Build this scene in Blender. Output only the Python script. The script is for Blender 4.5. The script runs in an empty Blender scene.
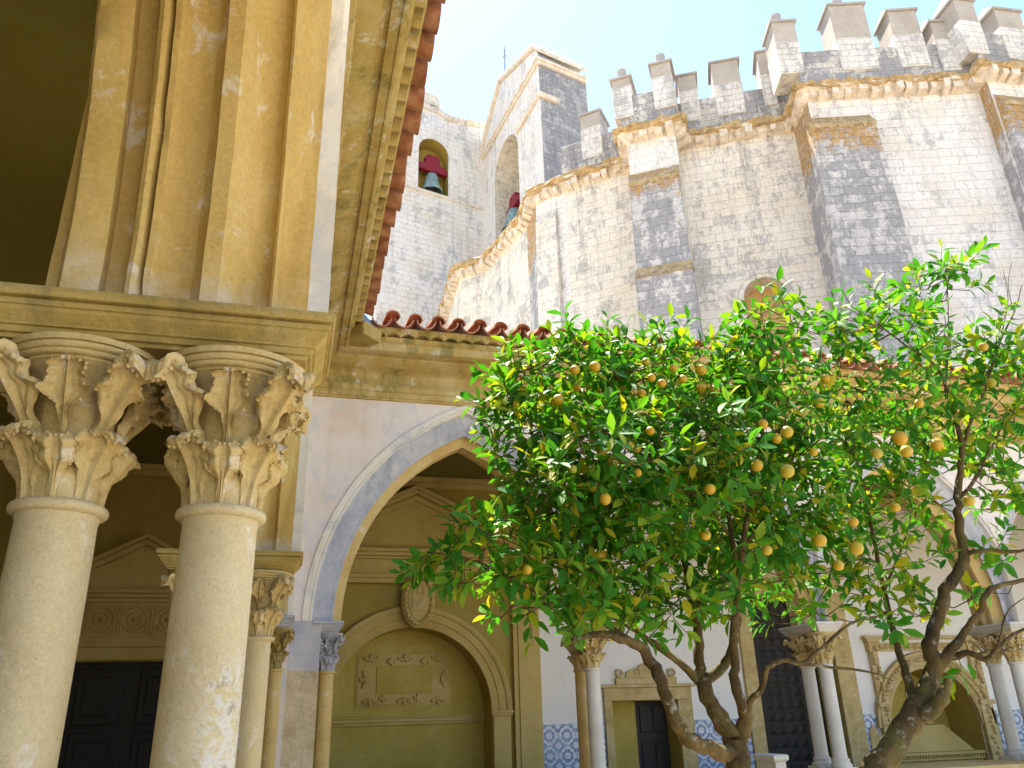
import bpy, bmesh, math, random
from mathutils import Vector, Matrix, noise as mnoise
random.seed(7)
R = math.radians
scene = bpy.context.scene
col = scene.collection

# ------------------------------------------------------------------ camera
cd = bpy.data.cameras.new('camera')
cd.sensor_width = 36.0
cd.lens = 36.0 * 801.9 / 1024.0
cd.clip_start = 0.05
cd.clip_end = 2000.0
cam = bpy.data.objects.new('camera', cd)
col.objects.link(cam)
cam.matrix_world = Matrix(((0.966, -0.07463, -0.24752, 0), (-0.25713, -0.37686, -0.88987, 0), (-0.02687, 0.92326, -0.38324, 0), (0, 0, 0, 1)))
scene.camera = cam

# ------------------------------------------------------------------ light
SUN_AZ = R(-5)        # from +Y (away from the camera) towards -X (left)
SUN_EL = R(66)
world = bpy.data.worlds.new('World')
scene.world = world
world.use_nodes = True
wn = world.node_tree
sky = wn.nodes.new('ShaderNodeTexSky')
sky.sky_type = 'NISHITA'
sky.sun_disc = False
sky.sun_elevation = SUN_EL
sky.sun_rotation = SUN_AZ
sky.dust_density = 0.25
sky.air_density = 1.0
sky.ozone_density = 1.2
bg = wn.nodes['Background']
bg.inputs['Strength'].default_value = 0.12
wn.links.new(sky.outputs[0], bg.inputs[0])
sl = bpy.data.lights.new('sun', 'SUN')
sl.energy = 5.0
sl.angle = R(0.5)
sl.color = (1.0, 0.94, 0.84)
sun = bpy.data.objects.new('sun', sl)
col.objects.link(sun)
sd = Vector((math.sin(SUN_AZ) * math.cos(SUN_EL), math.cos(SUN_AZ) * math.cos(SUN_EL), math.sin(SUN_EL)))
sun.rotation_euler = sd.to_track_quat('Z', 'Y').to_euler()
sun.location = sd * 60
scene.view_settings.view_transform = 'Standard'
scene.view_settings.look = 'None'
scene.view_settings.exposure = 1.85
scene.view_settings.gamma = 1.0
scene.view_settings.use_curve_mapping = False
scene.cycles.use_denoising = True
scene.cycles.max_bounces = 8
scene.cycles.diffuse_bounces = 6
scene.cycles.transmission_bounces = 6
scene.cycles.sample_clamp_indirect = 6.0

GROUND = -2.0
SILL = -0.78          # top of the parapets the columns stand on
SPRING = 1.10         # top of the imposts

# ------------------------------------------------------------------ mesh helpers
class MB:
    def __init__(self):
        self.v = []
        self.f = []
        self.tint = None
    def add(self, verts, faces):
        b = len(self.v)
        self.v += [tuple(p) for p in verts]
        self.f += [tuple(i + b for i in q) for q in faces]
        return b
    def quad(self, a, b, c, d):
        self.add((a, b, c, d), ((0, 1, 2, 3),))
    def box(self, x0, x1, y0, y1, z0, z1):
        self.add([(x0, y0, z0), (x1, y0, z0), (x1, y1, z0), (x0, y1, z0), (x0, y0, z1), (x1, y0, z1), (x1, y1, z1), (x0, y1, z1)],
                 [(0, 3, 2, 1), (4, 5, 6, 7), (0, 1, 5, 4), (1, 2, 6, 5), (2, 3, 7, 6), (3, 0, 4, 7)])
    def prism(self, poly, off):
        """poly: 3-D points of one face; off: vector of extrusion"""
        n = len(poly)
        off = Vector(off)
        a = [Vector(p) for p in poly]
        self.add(a + [p + off for p in a],
                 [tuple(range(n))[::-1], tuple(range(n, 2 * n))] + [(i, (i + 1) % n, n + (i + 1) % n, n + i) for i in range(n)])
    def lathe(self, prof, c=(0, 0, 0), n=32, caps=True, axis=None):
        """prof: (r, h) pairs; turned round z through c"""
        b = []
        for r, h in prof:
            for i in range(n):
                t = 2 * math.pi * i / n
                p = Vector((r * math.cos(t), r * math.sin(t), h))
                if axis is not None:
                    p = axis @ p
                b.append((p.x + c[0], p.y + c[1], p.z + c[2]))
        f = []
        for k in range(len(prof) - 1):
            for i in range(n):
                j = (i + 1) % n
                f.append((k * n + i, k * n + j, (k + 1) * n + j, (k + 1) * n + i))
        if caps:
            f.append(tuple(range(n))[::-1])
            f.append(tuple(range((len(prof) - 1) * n, len(prof) * n)))
        self.add(b, f)
    def grid(self, fn, nu, nv, closed=False):
        pts = [fn(i / nu, j / nv) for j in range(nv + 1) for i in range(nu + 1)]
        f = []
        for j in range(nv):
            for i in range(nu):
                a = j * (nu + 1) + i
                f.append((a, a + 1, a + nu + 2, a + nu + 1))
        self.add(pts, f)
    def tube(self, pts, n=8, wob=0.0):
        """pts: (x, y, z, r)"""
        P = [Vector(p[:3]) for p in pts]
        rr = [p[3] for p in pts]
        ref = Vector((0.3, 0.9, 0.2)).normalized()
        ring = []
        for k, p in enumerate(P):
            d = (P[min(k + 1, len(P) - 1)] - P[max(k - 1, 0)])
            d = d.normalized() if d.length > 1e-9 else Vector((0, 0, 1))
            a = d.cross(ref)
            if a.length < 1e-3:
                a = d.cross(Vector((1, 0, 0)))
            a.normalize()
            b = d.cross(a)
            for i in range(n):
                t = 2 * math.pi * i / n
                r = rr[k] * (1 + wob * (random.random() - 0.5))
                ring.append(p + a * (r * math.cos(t)) + b * (r * math.sin(t)))
        f = []
        for k in range(len(P) - 1):
            for i in range(n):
                j = (i + 1) % n
                f.append((k * n + i, k * n + j, (k + 1) * n + j, (k + 1) * n + i))
        f.append(tuple(range(n))[::-1])
        f.append(tuple(range((len(P) - 1) * n, len(P) * n)))
        self.add(ring, f)
    def sweep(self, prof, path, frame):
        """profile points placed by frame(path item, profile point)"""
        n = len(prof)
        pts = [frame(t, q) for t in path for q in prof]
        f = []
        for k in range(len(path) - 1):
            for i in range(n - 1):
                a = k * n + i
                f.append((a, a + 1, a + n + 1, a + n))
        self.add(pts, f)
    def build(self, name, mat, parent=None, smooth=None, bevel=0.0, loc=None, recalc=True):
        me = bpy.data.meshes.new(name)
        me.from_pydata(self.v, [], self.f)
        if recalc:
            bm = bmesh.new()
            bm.from_mesh(me)
            bmesh.ops.recalc_face_normals(bm, faces=bm.faces)
            bm.to_mesh(me)
            bm.free()
        uv = me.uv_layers.new(name='UVMap')
        me.update()
        up = Vector((0, 0, 1))
        data = [0.0] * (2 * len(me.loops))
        for p in me.polygons:
            nrm = p.normal
            t = up.cross(nrm)
            if t.length < 0.25:
                t = Vector((1, 0, 0)); w = Vector((0, 1, 0))
            else:
                t.normalize(); w = up
            for li in p.loop_indices:
                q = me.vertices[me.loops[li].vertex_index].co
                data[2 * li] = q.dot(t)
                data[2 * li + 1] = q.dot(w)
        uv.data.foreach_set('uv', data)
        if self.tint is not None:
            at = me.attributes.new('tint', 'FLOAT', 'FACE')
            at.data.foreach_set('value', self.tint)
        if smooth is not None:
            me.shade_smooth()
            me.set_sharp_from_angle(angle=R(smooth))
        me.materials.append(mat)
        o = bpy.data.objects.new(name, me)
        col.objects.link(o)
        if parent is not None:
            o.parent = parent
            o.matrix_parent_inverse = parent.matrix_basis.inverted()
        if loc is not None:
            o.location = loc
        if bevel:
            m = o.modifiers.new('bevel', 'BEVEL')
            m.width = bevel
            m.segments = 2
            m.limit_method = 'ANGLE'
            m.angle_limit = R(40)
        return o

def tag(o, label=None, cat=None, group=None, kind=None):
    if label: o['label'] = label
    if cat: o['category'] = cat
    if group: o['group'] = group
    if kind: o['kind'] = kind
    return o

def empty(name, loc, label, cat, group=None):
    o = bpy.data.objects.new(name, None)
    o.empty_display_size = 0.2
    o.location = loc
    col.objects.link(o)
    return tag(o, label, cat, group)

def copy_tree(o, parent=None, delta=None):
    c = o.copy()
    col.objects.link(c)
    if parent is not None:
        c.parent = parent
    if delta is not None:
        c.location = Vector(o.location) + Vector(delta)
    for ch in list(o.children):
        copy_tree(ch, c)
    return c

# ------------------------------------------------------------------ materials
class NT:
    def __init__(self, name):
        self.m = bpy.data.materials.new(name)
        self.m.use_nodes = True
        self.t = self.m.node_tree
        self.b = self.t.nodes['Principled BSDF']
        self.b.inputs['Roughness'].default_value = 0.85
        self.b.inputs['Specular IOR Level'].default_value = 0.25
        self.tc = self.t.nodes.new('ShaderNodeTexCoord')
    def n(self, typ, **kw):
        x = self.t.nodes.new(typ)
        for k, v in kw.items():
            if k.startswith('i_'):
                x.inputs[k[2:].replace('_', ' ')].default_value = v
            else:
                setattr(x, k, v)
        return x
    def l(self, a, b):
        self.t.links.new(a, b)
    def noise(self, scale, detail=6, rough=0.6, coord='Object', stretch=None, dist=0.0):
        x = self.n('ShaderNodeTexNoise', i_Scale=scale, i_Detail=detail, i_Roughness=rough, i_Distortion=dist)
        src = self.tc.outputs[coord]
        if stretch:
            mp = self.n('ShaderNodeMapping')
            mp.inputs['Scale'].default_value = stretch
            self.l(src, mp.inputs[0])
            src = mp.outputs[0]
        self.l(src, x.inputs['Vector'])
        return x.outputs['Fac']
    def ramp(self, fac, stops):
        x = self.n('ShaderNodeValToRGB')
        e = x.color_ramp.elements
        e[0].position, e[0].color = stops[0][0], rgba(stops[0][1])
        e[1].position, e[1].color = stops[-1][0], rgba(stops[-1][1])
        for p, c in stops[1:-1]:
            k = e.new(p)
            k.color = rgba(c)
        self.l(fac, x.inputs[0])
        return x.outputs[0]
    def mask(self, fac, lo, hi):
        x = self.n('ShaderNodeMapRange', i_From_Min=lo, i_From_Max=hi)
        x.interpolation_type = 'SMOOTHSTEP'
        self.l(fac, x.inputs['Value'])
        return x.outputs[0]
    def math(self, op, a, b=None):
        x = self.n('ShaderNodeMath', operation=op)
        for i, q in enumerate((a, b)):
            if q is None: continue
            if isinstance(q, (int, float)): x.inputs[i].default_value = q
            else: self.l(q, x.inputs[i])
        return x.outputs[0]
    def mix(self, fac, a, b, blend='MIX'):
        x = self.n('ShaderNodeMix', data_type='RGBA', blend_type=blend)
        for s, q in ((0, fac), (6, a), (7, b)):
            if isinstance(q, (int, float)): x.inputs[s].default_value = q
            elif isinstance(q, (tuple, list)): x.inputs[s].default_value = rgba(q)
            else: self.l(q, x.inputs[s])
        return x.outputs[2]
    def bump(self, h, strength=0.4, dist=0.02, prev=None):
        x = self.n('ShaderNodeBump', i_Strength=strength, i_Distance=dist)
        self.l(h, x.inputs['Height'])
        if prev is not None: self.l(prev, x.inputs['Normal'])
        return x.outputs[0]
    def done(self, colr, normal=None):
        if isinstance(colr, (tuple, list)): self.b.inputs['Base Color'].default_value = rgba(colr)
        else: self.l(colr, self.b.inputs['Base Color'])
        if normal is not None: self.l(normal, self.b.inputs['Normal'])
        return self.m

def rgba(c):
    return (c[0], c[1], c[2], 1.0)

def stone(name, dark, mid, light, sc=2.0, pits=0.5, white=0.0, salt=None, stain=0.0, stain_col=(0.12, 0.12, 0.13), fine=60, streak=None, bump=0.35):
    t = NT(name)
    big = t.noise(sc, 7, 0.62, stretch=streak)
    c = t.ramp(big, [(0.3, dark), (0.5, mid), (0.72, light)])
    fn = t.noise(fine, 4, 0.7)
    c = t.mix(0.35, c, t.ramp(fn, [(0.3, tuple(0.62 * v for v in mid)), (0.7, tuple(min(1, 1.25 * v) for v in mid))]), 'MIX')
    if pits:
        pt = t.noise(fine * 2.2, 2, 0.5)
        c = t.mix(t.math('MULTIPLY', t.mask(pt, 0.62, 0.72), pits), c, tuple(0.35 * v for v in mid))
    if white:
        w = t.noise(sc * 2.3, 8, 0.72, dist=0.4)
        c = t.mix(t.math('MULTIPLY', t.mask(w, 0.56, 0.66), white), c, (0.68, 0.66, 0.62))
    if salt:
        # pale salt bloom just above the springing, ragged upper edge
        sx = t.n('ShaderNodeSeparateXYZ'); t.l(t.tc.outputs['Object'], sx.inputs[0])
        hgt = t.math('ADD', sx.outputs[2], t.math('MULTIPLY', t.math('SUBTRACT', t.noise(7, 6, 0.7), 0.5), salt[1] * 2.2))
        c = t.mix(t.math('MULTIPLY', t.math('SUBTRACT', 1.0, t.mask(hgt, salt[0], salt[0] + salt[1])), 0.5), c, (0.66, 0.62, 0.55))
    if stain:
        s = t.noise(sc * 1.3, 8, 0.7, stretch=(1, 1, 0.35))
        c = t.mix(t.math('MULTIPLY', t.mask(s, 0.5, 0.66), stain), c, stain_col)
    nb = t.bump(t.noise(fine, 5, 0.65), bump, 0.006)
    nb = t.bump(t.noise(sc * 4, 6, 0.6), bump, 0.015, nb)
    return t.done(c, nb)

def ashlar(name, cols, mortar, stain=0.3, lichen=0.0, bw=0.62, rh=0.34, bump=0.8, seed=0.0):
    t = NT(name)
    mp = t.n('ShaderNodeMapping')
    mp.inputs['Location'].default_value = (seed, seed * 0.37, 0)
    t.l(t.tc.outputs['UV'], mp.inputs[0])
    dn = t.n('ShaderNodeTexNoise', i_Scale=1.7, i_Detail=3.0)
    t.l(mp.outputs[0], dn.inputs['Vector'])
    add = t.n('ShaderNodeVectorMath', operation='MULTIPLY_ADD')
    t.l(dn.outputs['Color'], add.inputs[0])
    add.inputs[1].default_value = (0.09, 0.07, 0)
    t.l(mp.outputs[0], add.inputs[2])
    br = t.n('ShaderNodeTexBrick', i_Scale=1.0, i_Mortar_Size=0.010, i_Mortar_Smooth=0.35, i_Bias=0.0, i_Brick_Width=bw, i_Row_Height=rh)
    br.inputs['Color1'].default_value = (0, 0, 0, 1)
    br.inputs['Color2'].default_value = (1, 1, 1, 1)
    br.inputs['Mortar'].default_value = (0.5, 0.5, 0.5, 1)
    br.offset = 0.45
    br.squash = 0.75
    br.squash_frequency = 3
    t.l(add.outputs[0], br.inputs['Vector'])
    c = t.ramp(br.outputs['Color'], [(0.0, cols[0]), (0.5, cols[1]), (1.0, cols[2])])
    nz = t.noise(0.55, 7, 0.62)
    c = t.mix(0.58, c, t.ramp(nz, [(0.34, cols[3]), (0.5, cols[1]), (0.66, cols[2])]))
    f = t.noise(9, 6, 0.7)
    c = t.mix(0.3, c, t.ramp(f, [(0.3, tuple(0.55 * v for v in cols[1])), (0.7, tuple(min(0.9, 1.3 * v) for v in cols[1]))]))
    mo = t.noise(2.2, 3, 0.5)
    c = t.mix(t.math('MULTIPLY', br.outputs['Fac'], t.math('MULTIPLY', t.mask(mo, 0.35, 0.62), 0.6)), c, mortar)
    if stain:
        s = t.noise(1.1, 10, 0.78, stretch=(1.2, 1.2, 0.6))
        s2 = t.noise(7, 9, 0.8)
        s2b = t.n('ShaderNodeMath', operation='MULTIPLY_ADD'); t.l(br.outputs['Color'], s2b.inputs[0]); s2b.inputs[1].default_value = 0.16; s2b.inputs[2].default_value = -0.08
        m = t.mask(t.math('ADD', t.math('ADD', s, s2b.outputs[0]), t.math('MULTIPLY', s2, 0.75)), 0.90 - 0.22 * stain, 1.04 - 0.22 * stain)
        c = t.mix(t.math('MULTIPLY', m, min(1, 0.45 + stain * 0.5)), c, (0.19, 0.19, 0.205))
        # grey run-off streaks
        s3 = t.noise(1.3, 6, 0.6, stretch=(2.6, 2.6, 0.09))
        # run-off below the cornice fades downwards
        sz = t.n('ShaderNodeSeparateXYZ'); t.l(t.tc.outputs['Object'], sz.inputs[0])
        s4 = t.noise(1.0, 8, 0.7, stretch=(3.2, 3.2, 0.12))
        run = t.math('MULTIPLY', t.math('MULTIPLY', t.mask(sz.outputs[2], 13.5, 19.6), t.mask(s4, 0.50, 0.62)), t.mask(t.noise(6, 7, 0.75), 0.34, 0.56))
        c = t.mix(t.math('MULTIPLY', run, min(0.85, 0.18 + 1.7 * stain)), c, (0.20, 0.195, 0.20))
        c = t.mix(t.math('MULTIPLY', t.mask(s3, 0.58, 0.7), 0.9 * stain + 0.06), c, (0.28, 0.27, 0.265))
    if lichen:
        # orange lichen crust on the weathered heads of the buttresses
        sx = t.n('ShaderNodeSeparateXYZ'); t.l(t.tc.outputs['Object'], sx.inputs[0])
        ln = t.noise(1.6, 9, 0.8)
        hz = t.math('ADD', sx.outputs[2], t.math('MULTIPLY', t.math('SUBTRACT', ln, 0.5), 5.0))
        lm = t.math('MULTIPLY', t.mask(hz, lichen, lichen + 0.7), t.mask(t.noise(5, 7, 0.75), 0.36, 0.52))
        c = t.mix(t.math('MULTIPLY', lm, 0.85), c, t.ramp(t.noise(11, 4, 0.6), [(0.35, (0.30, 0.15, 0.03)), (0.65, (0.52, 0.30, 0.07))]))
    nb = t.bump(t.math('SUBTRACT', 1.0, br.outputs['Fac']), bump, 0.03)
    nb = t.bump(f, 0.55, 0.05, nb)
    nb = t.bump(t.noise(40, 4, 0.7), 0.35, 0.02, nb)
    return t.done(c, nb)

M = {}
M['near_stone'] = stone('yellow_limestone', (0.40, 0.25, 0.075), (0.55, 0.38, 0.14), (0.66, 0.50, 0.24), sc=2.2, white=0.35, stain=0.0, fine=70)
M['mould_stone'] = stone('ochre_limestone', (0.35, 0.205, 0.045), (0.50, 0.335, 0.098), (0.63, 0.47, 0.20), sc=2.4, white=0.5, salt=(1.02, .30), pits=0.35, fine=55, streak=(1, 1, 0.5))
M['shaft_stone'] = stone('pale_speckled_limestone', (0.45, 0.35, 0.18), (0.55, 0.45, 0.26), (0.62, 0.54, 0.36), sc=3.1, white=0.6, pits=0.45, stain=0.22, stain_col=(0.30, 0.24, 0.13), fine=85)
def lichened_shaft():
    m = M['shaft_stone'].copy(); m.name = 'lichened_limestone_shaft'
    t = NT.__new__(NT); t.m = m; t.t = m.node_tree
    t.b = [x for x in t.t.nodes if x.type == 'BSDF_PRINCIPLED'][0]
    t.tc = [x for x in t.t.nodes if x.type == 'TEX_COORD'][0]
    src = t.b.inputs['Base Color'].links[0].from_socket
    sx = t.n('ShaderNodeSeparateXYZ'); t.l(t.tc.outputs['Object'], sx.inputs[0])
    low = t.math('SUBTRACT', 1.0, t.mask(t.math('ADD', sx.outputs[2], t.math('MULTIPLY', t.math('SUBTRACT', t.noise(5, 5, 0.6), 0.5), 0.9)), 0.80, 1.02))
    k = t.math('MULTIPLY', t.math('MULTIPLY', low, t.mask(sx.outputs[0], -0.03, 0.05)), t.mask(t.noise(38, 6, 0.75), 0.46, 0.54))
    c = t.mix(t.math('MULTIPLY', k, 0.6), src, (0.60, 0.60, 0.58))
    g = t.math('MULTIPLY', t.math('MULTIPLY', low, t.mask(sx.outputs[0], -0.03, 0.05)), t.mask(t.noise(30, 6, 0.75), 0.55, 0.62))
    c = t.mix(t.math('MULTIPLY', g, 0.6), c, (0.22, 0.20, 0.17))
    t.l(c, t.b.inputs['Base Color'])
    return m
M['shaft_lichen'] = lichened_shaft()
M['cap_stone'] = stone('carved_limestone', (0.36, 0.24, 0.08), (0.52, 0.39, 0.17), (0.62, 0.51, 0.30), sc=5.0, white=0.5, pits=0.3, fine=90, bump=0.5)
M['impost_stone'] = stone('impost_limestone', (0.27, 0.18, 0.045), (0.40, 0.285, 0.085), (0.50, 0.39, 0.16), sc=3.0, white=0.1, stain=0.55, stain_col=(0.16, 0.14, 0.06), fine=70)
M['cornice_stone'] = stone('cornice_limestone', (0.33, 0.215, 0.055), (0.48, 0.345, 0.12), (0.60, 0.49, 0.29), sc=2.4, white=0.6, stain=0.75, stain_col=(0.17, 0.15, 0.035), fine=50)
M['grey_stone'] = stone('weathered_grey_stone', (0.27, 0.28, 0.33), (0.42, 0.41, 0.43), (0.60, 0.55, 0.50), sc=2.6, white=0.35, stain=0.5, stain_col=(0.17, 0.18, 0.23), fine=45)
M['pale_shaft'] = stone('pale_grey_marble', (0.46, 0.43, 0.37), (0.57, 0.53, 0.46), (0.66, 0.62, 0.55), sc=2.4, pits=0.3, white=0.3, fine=90)
M['inner_stone'] = stone('ochre_carved_stone', (0.38, 0.26, 0.075), (0.51, 0.375, 0.13), (0.59, 0.46, 0.20), sc=1.6, pits=0.2, fine=60)
M['niche_stone'] = stone('lime_washed_niche', (0.34, 0.25, 0.045), (0.44, 0.335, 0.075), (0.54, 0.43, 0.15), sc=1.3, pits=0.0, fine=30)
M['rough_jamb'] = stone('worn_corner_masonry', (0.36, 0.26, 0.13), (0.54, 0.42, 0.25), (0.64, 0.55, 0.40), sc=3.2, white=0.3, stain=0.6, stain_col=(0.22, 0.19, 0.15), fine=24, bump=0.8)
A_COL = [(0.64, 0.58, 0.51), (0.75, 0.705, 0.655), (0.81, 0.785, 0.76), (0.66, 0.55, 0.41)]
M['ashlar'] = ashlar('pale_ashlar', A_COL, (0.52, 0.45, 0.37), stain=0.05)
M['ashlar_warm'] = ashlar('warm_ashlar', [(0.66, 0.57, 0.46), (0.75, 0.68, 0.58), (0.81, 0.76, 0.69), (0.68, 0.54, 0.37)], (0.50, 0.41, 0.30), stain=0.15, seed=3.3)
M['ashlar_dark'] = ashlar('lichened_ashlar', [(0.48, 0.45, 0.42), (0.60, 0.57, 0.53), (0.74, 0.70, 0.65), (0.40, 0.39, 0.39)], (0.34, 0.32, 0.30), stain=0.55, seed=7.1, bump=1.0, lichen=17.35)
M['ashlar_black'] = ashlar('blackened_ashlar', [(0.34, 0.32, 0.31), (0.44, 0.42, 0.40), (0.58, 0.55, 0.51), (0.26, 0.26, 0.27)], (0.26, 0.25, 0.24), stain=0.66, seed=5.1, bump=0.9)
M['ashlar_rough'] = ashlar('parapet_ashlar', [(0.48, 0.43, 0.37), (0.62, 0.57, 0.50), (0.76, 0.71, 0.64), (0.40, 0.37, 0.34)], (0.34, 0.30, 0.26), stain=0.60, seed=1.9, bw=0.52, rh=0.28, bump=1.0)
M['ashlar_clean'] = ashlar('merlon_ashlar', [(0.60, 0.55, 0.48), (0.70, 0.66, 0.60), (0.78, 0.75, 0.70), (0.56, 0.49, 0.40)], (0.42, 0.37, 0.31), stain=0.12, seed=4.4, bw=0.5, rh=0.27, bump=1.0)
M['lichen'] = stone('lichen_crusted_stone', (0.50, 0.38, 0.25), (0.66, 0.58, 0.48), (0.76, 0.71, 0.64), sc=3.0, white=0.5, stain=0.35, stain_col=(0.15, 0.12, 0.06), fine=14, bump=0.9)
M['lichen_orange'] = stone('orange_lichen', (0.24, 0.20, 0.16), (0.44, 0.30, 0.13), (0.62, 0.54, 0.43), sc=4, white=0.2, stain=0.6, stain_col=(0.12, 0.1, 0.07), fine=14, bump=0.9)
M['render'] = stone('merlon_render', (0.33, 0.29, 0.25), (0.42, 0.37, 0.31), (0.50, 0.45, 0.38), sc=1.2, pits=0.0, fine=12)
M['render_cap'] = stone('merlon_cap_render', (0.26, 0.24, 0.23), (0.36, 0.33, 0.31), (0.45, 0.42, 0.38), sc=1.6, pits=0.0, fine=12)

def plaster(name, base, warm, cool, amt=0.5, dirt=0.3):
    t = NT(name)
    a = t.noise(1.1, 7, 0.65)
    c = t.mix(t.math('MULTIPLY', t.mask(a, 0.45, 0.68), amt), base, warm)
    b = t.noise(1.9, 8, 0.7, dist=0.5)
    c = t.mix(t.math('MULTIPLY', t.mask(b, 0.5, 0.64), amt), c, cool)
    vo = t.n('ShaderNodeTexVoronoi', i_Scale=0.9, feature='DISTANCE_TO_EDGE')
    dn = t.n('ShaderNodeTexNoise', i_Scale=2.6, i_Detail=6.0, i_Roughness=0.7)
    t.l(t.tc.outputs['Object'], dn.inputs['Vector'])
    ad = t.n('ShaderNodeVectorMath', operation='MULTIPLY_ADD')
    t.l(dn.outputs['Color'], ad.inputs[0]); ad.inputs[1].default_value = (0.5, 0.5, 0.5); t.l(t.tc.outputs['Object'], ad.inputs[2])
    t.l(ad.outputs[0], vo.inputs['Vector'])
    cr = t.math('MULTIPLY', t.math('SUBTRACT', 1.0, t.mask(vo.outputs['Distance'], 0.0, 0.006)), t.mask(t.noise(0.8, 3, 0.5), 0.5, 0.6))
    c = t.mix(t.math('MULTIPLY', cr, 0.55), c, tuple(0.4 * v for v in base))
    st = t.noise(2.2, 7, 0.65, stretch=(2.2, 2.2, 0.12))
    c = t.mix(t.math('MULTIPLY', t.mask(st, 0.56, 0.72), dirt * 0.8), c, tuple(0.6 * v for v in warm))
    d = t.noise(3.2, 9, 0.75, stretch=(1, 1, 0.5))
    c = t.mix(t.math('MULTIPLY', t.mask(d, 0.6, 0.74), dirt), c, tuple(0.55 * v for v in base))
    nb = t.bump(t.noise(7, 6, 0.6), 0.3, 0.02)
    nb = t.bump(t.noise(70, 3, 0.6), 0.2, 0.004, nb)
    return t.done(c, nb)
M['plaster'] = plaster('old_whitewash', (0.70, 0.61, 0.54), (0.62, 0.47, 0.34), (0.55, 0.53, 0.54), 0.75)
M['plaster_white'] = plaster('clean_whitewash', (0.78, 0.75, 0.72), (0.74, 0.68, 0.60), (0.72, 0.72, 0.75), 0.4, 0.12)
M['plaster_ochre'] = plaster('ochre_limewash', (0.36, 0.265, 0.06), (0.31, 0.21, 0.045), (0.38, 0.31, 0.10), 0.5, 0.1)  # deep shade inside the gallery is put into this ochre
M['ceiling'] = plaster('ceiling_limewash', (0.20, 0.165, 0.03), (0.17, 0.125, 0.02), (0.22, 0.19, 0.045), 0.4, 0.1)  # dark olive colour carries the shade under the gallery ceiling
M['stained_soffit'] = plaster('white_fillet_paint', (0.72, 0.66, 0.56), (0.62, 0.50, 0.30), (0.50, 0.49, 0.48), 0.8, 0.9)

def tiles_mat():
    t = NT('terracotta')
    a = t.noise(6, 6, 0.65)
    c = t.ramp(a, [(0.28, (0.20, 0.075, 0.04)), (0.48, (0.38, 0.155, 0.08)), (0.7, (0.54, 0.29, 0.16))])
    b = t.noise(2.5, 7, 0.7)
    c = t.mix(t.math('MULTIPLY', t.mask(b, 0.56, 0.68), 0.5), c, (0.2, 0.16, 0.10))
    g = t.noise(23, 5, 0.7)
    c = t.mix(t.math('MULTIPLY', t.mask(g, 0.6, 0.72), 0.35), c, (0.45, 0.36, 0.22))
    return t.done(c, t.bump(t.noise(45, 5, 0.6), 0.35, 0.006))
M['terracotta'] = tiles_mat()

def azulejo():
    t = NT('blue_white_tiles')
    mp = t.n('ShaderNodeMapping')
    k = 1 / 0.15
    mp.inputs['Scale'].default_value = (k, k, k)
    t.l(t.tc.outputs['UV'], mp.inputs[0])
    sx = t.n('ShaderNodeSeparateXYZ')
    t.l(mp.outputs[0], sx.inputs[0])
    px = t.math('PINGPONG', sx.outputs[0], 1.0)
    py = t.math('PINGPONG', sx.outputs[1], 1.0)
    cx = t.n('ShaderNodeCombineXYZ')
    t.l(px, cx.inputs[0]); t.l(py, cx.inputs[1])
    r = t.n('ShaderNodeVectorMath', operation='LENGTH')
    t.l(cx.outputs[0], r.inputs[0])
    rings = t.math('SINE', t.math('MULTIPLY', r.outputs['Value'], 11.0))
    pet = t.math('MULTIPLY', t.math('SINE', t.math('MULTIPLY', px, 9.0)), t.math('SINE', t.math('MULTIPLY', py, 9.0)))
    vo = t.n('ShaderNodeTexVoronoi', i_Scale=3.2, feature='DISTANCE_TO_EDGE')
    t.l(cx.outputs[0], vo.inputs['Vector'])
    s = t.math('ADD', t.math('ADD', t.math('MULTIPLY', rings, 0.4), t.math('MULTIPLY', pet, 0.6)), t.math('MULTIPLY', vo.outputs['Distance'], -1.6))
    m = t.mask(s, -0.35, -0.05)
    c = t.mix(m, (0.06, 0.13, 0.36), (0.58, 0.62, 0.68))
    fl = t.n('ShaderNodeVectorMath', operation='FLOOR'); t.l(mp.outputs[0], fl.inputs[0])
    wnz = t.n('ShaderNodeTexWhiteNoise'); t.l(fl.outputs[0], wnz.inputs['Vector'])
    c = t.mix(t.math('MULTIPLY', wnz.outputs['Value'], 0.38), c, (0.26, 0.33, 0.48))
    c = t.mix(t.math('MULTIPLY', t.mask(t.noise(3, 5, 0.6), 0.5, 0.7), 0.4), c, (0.30, 0.40, 0.60))
    ax = t.math('FRACT', sx.outputs[0]); ay = t.math('FRACT', sx.outputs[1])
    e = t.math('MINIMUM', t.math('MINIMUM', ax, t.math('SUBTRACT', 1.0, ax)), t.math('MINIMUM', ay, t.math('SUBTRACT', 1.0, ay)))
    g = t.mask(e, 0.0, 0.035)
    c = t.mix(t.math('SUBTRACT', 1.0, g), c, (0.5, 0.5, 0.5))
    t.b.inputs['Roughness'].default_value = 0.25
    t.b.inputs['Specular IOR Level'].default_value = 0.5
    return t.done(c, t.bump(g, 0.3, 0.003))
M['azulejo'] = azulejo()

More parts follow.
